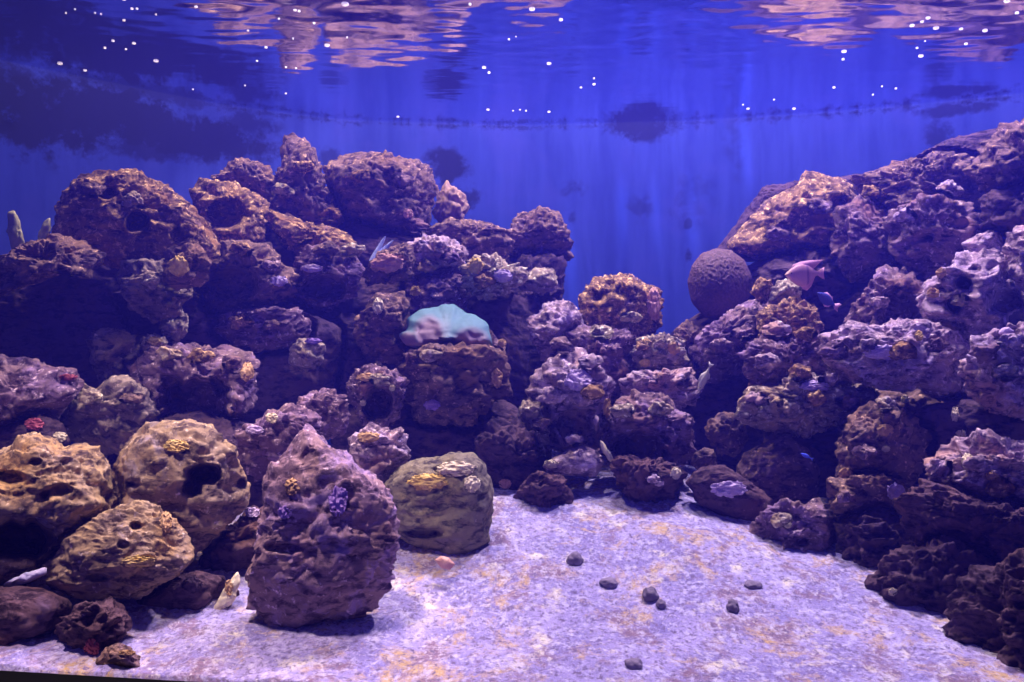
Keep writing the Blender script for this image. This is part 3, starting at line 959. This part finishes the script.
m, nt, nodes, links = new_mat('shell_sand')
v = coords(nt, False)
c = mixc(nt, ramp(nt, noise(nt, v, 9, 5, .6), .35, .65), (.28, .235, .58), (.48, .41, .78))
c = mixc(nt, ramp(nt, noise(nt, v, 7.5, 7, .75, .4), .52, .62), c, (.66, .45, .24))  # yellow grit patches, also painting caustic dapple into the sand colour
c = mixc(nt, ramp(nt, noise(nt, v, 10, 7, .75), .53, .62), c, (.30, .19, .30))
c = mixc(nt, ramp(nt, noise(nt, v, 12, 6, .7), .56, .66), c, (.9, .82, .70))  # white grit patches, standing in for bright caustic dapple too
g = noise(nt, v, 110, 4, .75)
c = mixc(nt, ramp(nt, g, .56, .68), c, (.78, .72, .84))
c = mixc(nt, ramp(nt, noise(nt, v, 45, 5, .75), .52, .66), c, (.68, .63, .90))
c = mixc(nt, ramp(nt, noise(nt, v, 90, 4, .75), .48, .36), c, (.20, .15, .30))
finish(nt, c, .9, noise(nt, v, 130, 5, .8), .7, .016, .2)
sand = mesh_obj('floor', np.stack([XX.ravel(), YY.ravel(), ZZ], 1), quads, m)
struct(sand)
sand['label'] = 'pale lavender shell sand bed'

# stones on the sand
for px, py, rx, ry, lab in (
        (575, 564, 8, 7, 'round dark pebble in the sand, the highest of the loose ones in the bright patch'),
        (609, 586, 9, 5, 'flat dark pebble half buried in the sand below the round one'),
        (650, 600, 8, 8, 'purple grey pebble in the sand, near the middle of the loose ones'),
        (661, 608, 5, 5, 'small reddish pebble touching the purple grey pebble'),
        (733, 611, 6, 7, 'dark upright pebble on the sand below the black crumb of rock'),
        (753, 587, 9, 4, 'black crumb of rock on the sand near the purple brown holed rock'),
        (634, 668, 9, 6, 'purple pebble in the sand at the lower frame edge')):
    d = on_sand(px, py)
    u, f = ico(4)
    k = d / F
    r = 1 + .22 * gnoise(u * 1.6 + px) + .07 * gnoise(u * 4 + py)
    vv = u * r[:, None] * np.array([rx * k, (rx + ry) / 2 * k, ry * k])
    x = (px - CX) / F * d
    z = float(sand_z(x, d))
    o = mesh_obj('pebble', vv + np.array([0, 0, ry * k * .45]), f, M['pebble'], None, (x, d, z))
    tag(o, lab, 'pebble')

# ------------------------------------------------------------------ tank shell
def wall_mat():
    m, nt, nodes, links = new_mat('blue_tank_wall')
    v = coords(nt, False)
    mp = N(nt, 'ShaderNodeMapping')
    mp.inputs['Scale'].default_value = (1, 1, .12)
    links.new(v, mp.inputs['Vector'])
    st = noise(nt, mp.outputs[0], 16, 4, .6)
    c = mixc(nt, ramp(nt, st, .35, .7), (.03, .052, .36), (.052, .083, .49))
    cl = noise(nt, v, 4.5, 4, .6)
    c = mixc(nt, ramp(nt, cl, .5, .75), c, (.06, .075, .46))
    # algae: a scummy line at the water level and dark patches with ragged edges; the far-left ones also paint in the dim light there
    wn = noise(nt, v, 22, 6, .75)
    sep = N(nt, 'ShaderNodeSeparateXYZ')
    links.new(v, sep.inputs[0])

    def math_(op, a, b=None):
        n = N(nt, 'ShaderNodeMath', operation=op)
        for i, q in enumerate((a, b)):
            if q is None:
                continue
            if hasattr(q, 'is_linked'):
                links.new(q, n.inputs[i])
            else:
                n.inputs[i].default_value = q
        return n.outputs[0]
    band = math_('ABSOLUTE', math_('SUBTRACT', sep.outputs[2], SURF - .012))
    band = math_('SUBTRACT', .02, band)
    band = math_('ADD', math_('MULTIPLY', band, 30.), math_('MULTIPLY', math_('SUBTRACT', wn, .62), 4.5))
    tot = ramp(nt, band, -.3, .55)
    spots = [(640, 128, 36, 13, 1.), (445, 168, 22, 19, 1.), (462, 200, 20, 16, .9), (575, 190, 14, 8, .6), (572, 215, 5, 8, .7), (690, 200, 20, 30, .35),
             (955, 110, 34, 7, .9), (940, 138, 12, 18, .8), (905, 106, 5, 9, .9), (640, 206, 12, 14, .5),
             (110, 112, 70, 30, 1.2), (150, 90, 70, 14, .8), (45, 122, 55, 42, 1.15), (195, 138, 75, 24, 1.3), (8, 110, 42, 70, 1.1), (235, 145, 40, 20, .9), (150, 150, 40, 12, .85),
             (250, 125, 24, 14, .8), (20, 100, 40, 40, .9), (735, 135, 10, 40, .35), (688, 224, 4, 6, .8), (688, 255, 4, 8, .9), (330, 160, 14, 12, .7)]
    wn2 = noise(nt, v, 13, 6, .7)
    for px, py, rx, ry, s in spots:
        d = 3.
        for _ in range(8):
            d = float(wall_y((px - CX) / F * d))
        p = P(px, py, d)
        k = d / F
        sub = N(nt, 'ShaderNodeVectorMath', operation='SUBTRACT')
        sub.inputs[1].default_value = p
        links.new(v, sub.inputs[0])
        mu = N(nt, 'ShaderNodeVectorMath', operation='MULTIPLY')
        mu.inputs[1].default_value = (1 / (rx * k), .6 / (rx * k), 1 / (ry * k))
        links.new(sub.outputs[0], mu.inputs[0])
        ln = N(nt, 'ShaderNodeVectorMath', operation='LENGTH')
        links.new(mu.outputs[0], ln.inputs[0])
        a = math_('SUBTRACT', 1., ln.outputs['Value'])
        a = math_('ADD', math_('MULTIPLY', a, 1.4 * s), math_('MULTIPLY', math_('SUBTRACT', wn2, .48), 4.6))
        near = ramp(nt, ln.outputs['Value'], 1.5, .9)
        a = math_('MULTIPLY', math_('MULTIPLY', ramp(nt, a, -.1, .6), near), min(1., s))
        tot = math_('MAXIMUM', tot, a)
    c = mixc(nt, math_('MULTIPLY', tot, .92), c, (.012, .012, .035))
    finish(nt, c, .75, None, spec=.2)
    return m


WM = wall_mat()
arc = []
for i in range(161):
    x = -3.3 + 6.7 * i / 160
    arc.append((x, float(wall_y(x))))
arc = np.array(arc)
for _ in range(4):
    arc[1:-1] = (arc[:-2] + 2 * arc[1:-1] + arc[2:]) / 4
inner = np.concatenate([np.c_[arc, np.full(161, z)] for z in (-.1, .6, 1.2, 1.75)])
outer = np.concatenate([np.c_[arc + np.array([0, .06]), np.full(161, z)] for z in (-.1, .6, 1.2, 1.75)])
ii = np.arange(161 * 4).reshape(4, 161)
qa = np.stack([ii[:-1, :-1], ii[:-1, 1:], ii[1:, 1:], ii[1:, :-1]], -1).reshape(-1, 4)
qb = qa[:, ::-1] + 161 * 4
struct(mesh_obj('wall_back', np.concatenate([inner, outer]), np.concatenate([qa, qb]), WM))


def box(name, lo, hi, mat, rot=0., loc=(0, 0, 0), bevel=0):
    bm = bmesh.new()
    bmesh.ops.create_cube(bm, size=1)
    for q in bm.verts:
        q.co = Vector([lo[i] + (q.co[i] + .5) * (hi[i] - lo[i]) for i in range(3)])
    if bevel:
        bmesh.ops.bevel(bm, geom=bm.edges[:], offset=bevel, segments=3, affect='EDGES', profile=.6)
    me = bpy.data.meshes.new(name)
    bm.to_mesh(me)
    bm.free()
    me.materials.append(mat)
    o = bpy.data.objects.new(name, me)
    COL.objects.link(o)
    o.location = loc
    o.rotation_euler.z = rot
    return o


m, nt, nodes, links = new_mat('black_rim')
finish(nt, (.0025, .0025, .004), .5, noise(nt, coords(nt), 60, 3), .1, .002, spec=.02)
YAW = math.atan(-.1)
struct(box('trim_1', (-2.6, -.05, -.3), (2.6, -.004, .036), m, YAW, (0, 1.19, 0), .004))
m, nt, nodes, links = new_mat('front_pane')
tr = N(nt, 'ShaderNodeBsdfTransparent')
gl = N(nt, 'ShaderNodeBsdfGlossy', Roughness=.02)
mx = N(nt, 'ShaderNodeMixShader')
mx.inputs[0].default_value = .03
links.new(tr.outputs[0], mx.inputs[1])
links.new(gl.outputs[0], mx.inputs[2])
links.new(mx.outputs[0], N(nt, 'ShaderNodeOutputMaterial').inputs['Surface'])
struct(box('window_1', (-2.6, -.003, -.3), (2.6, 0, 1.8), m, YAW, (0, 1.19, 0)))

# ------------------------------------------------------------------ water
xs, ys = np.linspace(-3.2, 3.3, 560), np.linspace(.9, 3.3, 300)
XX, YY = np.meshgrid(xs, ys)
q = np.stack([XX.ravel() / .22, YY.ravel() / .13, np.zeros(XX.size)], 1)
ZZ = SURF + .0052 * fbm(q, 3, .42) + .003 * gnoise(q * .45 + 40) + .0011 * gnoise(q * np.array([2.2, 3.6, 1]) + 9)
# calm along the wall where the scum line runs
calm = np.clip((wall_y(XX.ravel()) - YY.ravel()) / 1.0, .12, 1)
ZZ = SURF + (ZZ - SURF) * calm
nx, ny = len(xs), len(ys)
idx = np.arange(nx * ny).reshape(ny, nx)
quads = np.stack([idx[:-1, :-1], idx[:-1, 1:], idx[1:, 1:], idx[1:, :-1]], -1).reshape(-1, 4)
WAVE = (xs, ys, ZZ.reshape(ny, nx))
m, nt, nodes, links = new_mat('water_surface')
fr = N(nt, 'ShaderNodeFresnel', IOR=1.33)
tr = N(nt, 'ShaderNodeBsdfTransparent')
gl = N(nt, 'ShaderNodeBsdfGlossy', Roughness=.09)
gl.inputs['Color'].default_value = (.80, .80, .95, 1)
mx = N(nt, 'ShaderNodeMixShader')
links.new(fr.outputs[0], mx.inputs[0])
links.new(tr.outputs[0], mx.inputs[1])
links.new(gl.outputs[0], mx.inputs[2])
links.new(mx.outputs[0], N(nt, 'ShaderNodeOutputMaterial').inputs['Surface'])
struct(mesh_obj('water_surface', np.stack([XX.ravel(), YY.ravel(), ZZ], 1), quads, m))

m, nt, nodes, links = new_mat('tank_water')
vs = N(nt, 'ShaderNodeVolumeScatter', Density=VOL)
vs.inputs['Color'].default_value = (.06, .05, 1, 1)
vs.inputs['Anisotropy'].default_value = .2
va = N(nt, 'ShaderNodeVolumeAbsorption', Density=.11)
va.inputs['Color'].default_value = (.2, .5, 1, 1)
ad = N(nt, 'ShaderNodeAddShader')
links.new(vs.outputs[0], ad.inputs[0])
links.new(va.outputs[0], ad.inputs[1])
links.new(ad.outputs[0], N(nt, 'ShaderNodeOutputMaterial').inputs['Volume'])
fy = lambda x: 1.19 - .1 * x + .003
bm = bmesh.new()
ring = [(-2.6, fy(-2.6)), (2.6, fy(2.6)), (2.9, 1.7), (2.6, 2.3), (1.9, 2.85), (.8, 3.22), (0, 3.24), (-.8, 3.2), (-1.7, 2.6), (-2.55, 1.7)]
lo = [bm.verts.new((x, y, -.05)) for x, y in ring]
hi = [bm.verts.new((x, y, SURF - .012)) for x, y in ring]
bm.faces.new(lo[::-1])
bm.faces.new(hi)
for i in range(len(ring)):
    j = (i + 1) % len(ring)
    bm.faces.new((lo[i], lo[j], hi[j], hi[i]))
bmesh.ops.recalc_face_normals(bm, faces=bm.faces[:])
me = bpy.data.meshes.new('water')
bm.to_mesh(me)
bm.free()
me.materials.append(m)
o = bpy.data.objects.new('water', me)
COL.objects.link(o)
struct(o)

# air bubbles under the surface
m, nt, nodes, links = new_mat('air_bubble')
di = N(nt, 'ShaderNodeBsdfDiffuse')
tl = N(nt, 'ShaderNodeBsdfTranslucent')
for s_ in (di, tl):
    s_.inputs['Color'].default_value = (1, 1, 1, 1)
mx = N(nt, 'ShaderNodeMixShader')
mx.inputs[0].default_value = .65
links.new(di.outputs[0], mx.inputs[1])
links.new(tl.outputs[0], mx.inputs[2])
links.new(mx.outputs[0], N(nt, 'ShaderNodeOutputMaterial').inputs['Surface'])
BUB = [(75, 12, 1), (66, 16, 1), (95, 15, 1), (101, 16, 1), (124, 2, 2), (132, 11, 1.6), (137, 11, 1.4), (124, 22, 1.6), (134, 45, 2), (113, 43, 1.6),
       (105, 50, 1.4), (126, 51, 1.2), (156, 63, 2.6), (60, 65, 2.6), (85, 72, 1.8), (156, 17, 1), (196, 9, 1.8), (295, 12, 1.8), (299, 13, 1.6),
       (279, 21, 1.2), (314, 25, 1.4), (327, 47, 2.8), (248, 33, 1.2), (266, 49, 1.6), (257, 63, 1.2), (286, 69, 1.2), (296, 70, 1.2), (245, 87, 1),
       (286, 95, 1.1), (193, 91, 1), (293, 41, 1), (345, 6, 4), (347, 39, 1), (470, 6, 1.6), (532, 11, 3.2), (561, 22, 2.2), (509, 42, 1.2),
       (516, 38, .9), (484, 69, 2.2), (489, 74, 1.5), (549, 65, 2.4), (594, 86, 1.7), (581, 89, 1.3), (594, 80, 1), (488, 111, 1.7), (513, 112, .9),
       (520, 111, 1), (526, 112, 1), (549, 113, 1.6), (398, 118, 1.5), (844, 53, 2.6), (843, 61, 1.5), (834, 89, 1.5), (912, 27, 2.4), (922, 23, 1.8),
       (928, 19, 2.4), (936, 29, 3), (961, 31, 2), (985, 33, 2.6), (1007, 3, 3.2), (1017, 15, 2), (921, 58, 2.6), (917, 50, 1.3), (966, 46, 1.8),
       (925, 43, 1), (873, 96, 1.1), (896, 90, 1.2), (774, 101, 1), (748, 110, 1.6), (743, 106, .9), (794, 110, 1.8), (882, 88, .9)]
u, f = ico(3)
proto = None
for i, (px, py, r) in enumerate(BUB):
    d = (SURF - .006 - CAMZ) * F / (HY - py)
    x = (px - CX) / F * d
    if d > wall_y(x) - .03:
        continue
    if proto is None:
        sh = u * np.array([1.35, 1.1, .8])
        sh[:, 2] = np.where(sh[:, 2] > 0, sh[:, 2] * .5, sh[:, 2])
        proto = mesh_obj('air_bubble', sh, f, m)
        o = proto
    else:
        o = proto.copy()
        COL.objects.link(o)
    s = r * .54 * d / F
    zs = WAVE[2][np.abs(WAVE[1] - d).argmin(), np.abs(WAVE[0] - x).argmin()]
    o.location = (x, d, zs - .0012)
    o.scale = (s * 1.3, s * 1.3, s)
    tag(o, 'tiny white air bubble floating at the rippled water surface', 'bubble', 'air bubbles at the water surface')

# ------------------------------------------------------------------ fish
def fish_mat(name, c1, c2, bars=()):
    m, nt, nodes, links = new_mat(name)
    at = N(nt, 'ShaderNodeVertexColor', layer_name='Tint')
    finish(nt, at.outputs['Color'], .45, None, spec=.4)
    return m


FISHM = fish_mat('fish_skin', 0, 0)
FINM = {}


def fin_mat(c):
    if c not in FINM:
        m, nt, _, _ = new_mat('fish_fin')
        v = coords(nt)
        n = noise(nt, v, 120, 2)
        finish(nt, mixc(nt, ramp(nt, n, .3, .7), c, tuple(min(1, k * 1.25) for k in c)), .5, n, .3, .002)
        FINM[c] = m
    return FINM[c]


def plate(name, outline, th, mat, parent):
    """a fin: an outline in the fish's own plane, thick at the root and thin at the edge"""
    bm = bmesh.new()
    n = len(outline)
    cx = sum(p[0] for p in outline) / n
    cz = sum(p[1] for p in outline) / n
    A = [bm.verts.new((x, -th * .25, z)) for x, z in outline]
    B = [bm.verts.new((x, th * .25, z)) for x, z in outline]
    a, b = bm.verts.new((cx, -th, cz)), bm.verts.new((cx, th, cz))
    for i in range(n):
        j = (i + 1) % n
        bm.faces.new((A[i], A[j], a))
        bm.faces.new((B[j], B[i], b))
        bm.faces.new((A[j], A[i], B[i], B[j]))
    bmesh.ops.recalc_face_normals(bm, faces=bm.faces[:])
    me = bpy.data.meshes.new(name)
    bm.to_mesh(me)
    bm.free()
    for p in me.polygons:
        p.use_smooth = True
    me.materials.append(mat)
    o = bpy.data.objects.new(name, me)
    COL.objects.link(o)
    o.parent = parent
    return o


def fish(name, label, px, py, d, length_px, prof, width, colour, fincol, tilt=0., yaw=0., flip=1, fins=None):
    """prof: (s, top, bottom) in body lengths, nose at s=0; the nose points to -x before turning"""
    L = length_px * d / F
    e = bpy.data.objects.new(name, None)
    COL.objects.link(e)
    e.location = P(px, py, d)
    e.rotation_euler = (0, tilt, yaw)
    e.empty_display_size = .02
    tag(e, label, 'fish')
    S, T, B = zip(*prof)
    ns, nr = 28, 20
    vs, fs, cs = [], [], []
    for i in range(ns):
        s = i / (ns - 1)
        t, b = np.interp(s, S, T), np.interp(s, S, B)
        w = width * math.sin(math.pi * min(1, .06 + s * .9) ** .75) * .5 + .004
        for k in range(nr):
            a = 2 * math.pi * k / nr
            z = (t if math.sin(a) > 0 else b) * abs(math.sin(a)) ** .9 * (1 if math.sin(a) > 0 else -1)
            vs.append(((s - .5) * L, math.cos(a) * w * L, z * L))
            cs.append((*colour(s, z), 1))
    for i in range(ns - 1):
        for k in range(nr):
            k2 = (k + 1) % nr
            fs.append((i * nr + k, i * nr + k2, (i + 1) * nr + k2, (i + 1) * nr + k))
    vs.append((-.5 * L - .004 * L, 0, np.mean([T[0] - B[0]]) * L / 2))
    vs.append((.5 * L, 0, 0))
    cs += [cs[0], cs[-1]]
    tri = [(len(vs) - 2, (k + 1) % nr, k, k) for k in range(nr)] + [(len(vs) - 1, (ns - 1) * nr + k, (ns - 1) * nr + (k + 1) % nr, (ns - 1) * nr + (k + 1) % nr) for k in range(nr)]
    bm = bmesh.new()
    lay = bm.verts.layers.float_color.new('Tint')
    bv = [bm.verts.new(q) for q in vs]
    for q, c in zip(bv, cs):
        q[lay] = c
    for q in fs:
        bm.faces.new([bv[i] for i in q])
    for q in tri:
        bm.faces.new([bv[i] for i in q[:3]])
    bmesh.ops.recalc_face_normals(bm, faces=bm.faces[:])
    me = bpy.data.meshes.new('body')
    bm.to_mesh(me)
    bm.free()
    for p in me.polygons:
        p.use_smooth = True
    me.materials.append(FISHM)
    o = bpy.data.objects.new('body', me)
    COL.objects.link(o)
    o.parent = e
    for nm, out in (fins or {}).items():
        for side in ((-1, 1) if nm.startswith('pectoral') else (0,)):
            p = plate(nm, [((x - .5) * L, z * L) for x, z in out], .018 * L, fin_mat(fincol), e)
            if side:
                p.location.y = side * width * .46 * L
                p.rotation_euler.z = side * .35
    u, f = ico(3)
    for side in (-1, 1):
        sx = .15
        tz = np.interp(sx, S, T) * .28
        w = width * math.sin(math.pi * (.06 + sx * .9) ** .75) * .5
        mesh_obj('eye', u * .022 * L, f, EYEM, e, ((sx - .5) * L, side * w * .93 * L, tz * L))
    return e


m, nt, _, _ = new_mat('fish_eye')
finish(nt, (.01, .01, .015), .15, None, spec=.6)
EYEM = m

DISC = [(0, .02, .02), (.06, .07, .07), (.18, .17, .19), (.35, .26, .32), (.52, .28, .36), (.68, .24, .29), (.82, .15, .16), (.92, .07, .07), (1, .055, .055)]


def pink(s, z):
    if .60 < s < .68:
        return (.28, .13, .26)
    if s < .12:
        return (.62, .38, .32)
    return (.52, .27, .36)


fish('fish', 'pink disc-shaped fish with a tall back fin swimming below the big tan rock', 802, 274, 2.34, 36, DISC, .16, pink, (.54, .27, .42), tilt=-.05, yaw=.15,
     fins={'dorsal_fin': [(.18, .15), (.24, .27), (.45, .34), (.75, .37), (1.16, .37), (1.02, .27), (.86, .13), (.6, .2), (.35, .22)],
           'anal_fin': [(.42, -.28), (.5, -.42), (.62, -.47), (.76, -.36), (.88, -.11), (.65, -.2)],
           'tail_fin': [(.96, .05), (1.12, .14), (1.18, .16), (1.15, 0), (1.17, -.18), (1.1, -.15), (.96, -.05)],
           'pectoral_fin': [(.32, -.02), (.42, .03), (.5, -.02), (.48, -.1), (.38, -.1)]})
SLIM = [(0, .015, .015), (.08, .06, .06), (.25, .12, .13), (.45, .14, .15), (.65, .11, .12), (.85, .05, .05), (1, .035, .035)]
fish('fish', 'slim pale grey green fish pointing nose down by the dark blue gap', 704, 379, 2.2, 27, SLIM, .13,
     lambda s, z: (.62, .56, .42) if abs(z) < .08 else (.46, .42, .38), (.6, .54, .5), tilt=-1.09, yaw=.2,
     fins={'dorsal_fin': [(.3, .11), (.38, .2), (.62, .19), (.8, .06), (.5, .12)], 'tail_fin': [(.97, .03), (1.16, .12), (1.12, 0), (1.16, -.12), (.97, -.03)],
           'anal_fin': [(.5, -.12), (.6, -.2), (.75, -.14), (.8, -.06)], 'pectoral_fin': [(.28, -.02), (.42, .02), (.44, -.06), (.32, -.07)]})
fish('fish', 'dark blue fish with a pale pink tail under the pink disc-shaped fish', 826, 299, 2.38, 24, [(s, t * .75, b * .75) for s, t, b in DISC], .15,
     lambda s, z: (.05, .06, .35), (.70, .36, .60), tilt=.55, yaw=.3,
     fins={'tail_fin': [(.96, .05), (1.15, .2), (1.32, .22), (1.2, 0), (1.28, -.16), (1.1, -.13), (.96, -.05)], 'dorsal_fin': [(.25, .17), (.4, .27), (.75, .23), (.85, .1), (.5, .2)],
           'anal_fin': [(.45, -.24), (.6, -.32), (.8, -.22), (.85, -.1)], 'pectoral_fin': [(.32, -.02), (.44, .03), (.48, -.06), (.36, -.08)]})
fish('fish', 'tiny bright blue fish in the dark hollow in front of the dome rock', 806, 456, 1.92, 13, SLIM, .14, lambda s, z: (.08, .14, .95), (.15, .2, .95), tilt=.45, yaw=.2,
     fins={'tail_fin': [(.97, .03), (1.18, .14), (1.12, 0), (1.18, -.14), (.97, -.03)], 'dorsal_fin': [(.3, .11), (.4, .18), (.7, .14), (.8, .06)]})

# blue fronds in a crevice
fr = bpy.data.objects.new('frond', None)
COL.objects.link(fr)
fr.location = P(372, 262, 2.62)
fr.empty_display_size = .02
tag(fr, 'pale blue twin-bladed frond sticking up above the salmon pink coral', 'frond')
m = plain_mat('pale_blue_frond', (.30, .36, .8), (.42, .46, .85), 60)
for (ax, az) in ((13, 26), (21, 22)):
    k = 2.62 / F
    pts = []
    for i in range(9):
        t = i / 8
        pts.append((ax * t * k, .01 * math.sin(t * 2), az * k * (t ** .9), (2.6 * (1 - t) ** .6 + .5) * k))
    vs, fs = [], []
    for i, (x, y, z, r) in enumerate(pts):
        for j in range(8):
            a = 2 * math.pi * j / 8
            vs.append((x + r * math.cos(a), y + r * .5 * math.sin(a), z - r * .5 * math.cos(a)))
    for i in range(8):
        for j in range(8):
            fs.append((i * 8 + j, i * 8 + (j + 1) % 8, i * 8 + 8 + (j + 1) % 8, i * 8 + 8 + j))
    mesh_obj('blade', vs, fs, m, fr)

# ------------------------------------------------------------------ light
def area(name, loc, size, power, col, target=None, sy=None):
    l = bpy.data.lights.new(name, 'AREA')
    l.energy = power
    l.color = col
    l.size = size
    if sy:
        l.shape = 'RECTANGLE'
        l.size_y = sy
    o = bpy.data.objects.new(name, l)
    COL.objects.link(o)
    o.location = loc
    if target is not None:
        o.rotation_euler = (Vector(target) - Vector(loc)).to_track_quat('-Z', 'Y').to_euler()
    return o


def spot(name, loc, target, power, col, ang, blend=.6, r=.02):
    l = bpy.data.lights.new(name, 'SPOT')
    l.energy = power
    l.color = col
    l.spot_size = math.radians(ang)
    l.spot_blend = blend
    l.shadow_soft_size = r
    o = bpy.data.objects.new(name, l)
    COL.objects.link(o)
    o.location = loc
    o.rotation_euler = (Vector(target) - Vector(loc)).to_track_quat('-Z', 'Y').to_euler()
    return o


#LIGHTS
KEY = (.90, .72, 1.0)
area('tank_or_fill_lamp', (.25, 2.5, 3.7), .25, 100, KEY, (.2, 1.9, 0))
area('tank_or_fill_lamp', (-1.0, 2.7, 3.4), .2, 100, (1.0, .72, .50), (-.85, 2.15, 0))
spot('tank_or_fill_lamp', (-.75, .9, 2.5), (-.78, 1.5, .2), 430, (1.0, .74, .74), 42, .8, .12)  # added fill spot outside the pane, brightens the front boulders
area('tank_or_fill_lamp', (1.25, 2.55, 3.4), .2, 190, (.95, .73, 1.0), (1.2, 2.2, 0))
area('wall_wash', (.3, 2.6, 2.35), 1.6, 2, (.15, .2, 1.0), (.3, 3.2, .9), .2)
for x, tx, z, p in ((.16, .27, .8, 5), (.45, .50, .95, 4), (.52, .66, .9, 3), (.68, .82, .82, 5), (.88, 1.08, .82, 5)):  # added narrow spots that throw the light shafts, not lamps of the tank
    spot('added_shaft_spot', (x, 2.9, 2.5), (tx, 3.18 - .08 * max(0, tx - .4), z), p * 120, (.35, .45, 1), 2.4, 1.)
w = bpy.data.worlds.new('World')
scene.world = w
w.use_nodes = True
bg = w.node_tree.nodes['Background']
bg.inputs['Color'].default_value = (.045, .03, .7, 1)
bg.inputs['Strength'].default_value = .35

# ------------------------------------------------------------------ camera
cam = bpy.data.cameras.new('camera')
co = bpy.data.objects.new('camera', cam)
COL.objects.link(co)
co.location = (0, 0, CAMZ)
co.rotation_euler = (math.pi / 2, 0, 0)
cam.sensor_width = 36
cam.lens = F / 1024 * 36
cam.shift_y = -(341 - HY) / 1024
cam.clip_start = .02
scene.camera = co
vs_ = scene.view_settings
vs_.view_transform = 'Standard'
vs_.look = 'None'
vs_.gamma = 1
vs_.exposure = -.06
vs_.use_curve_mapping = False
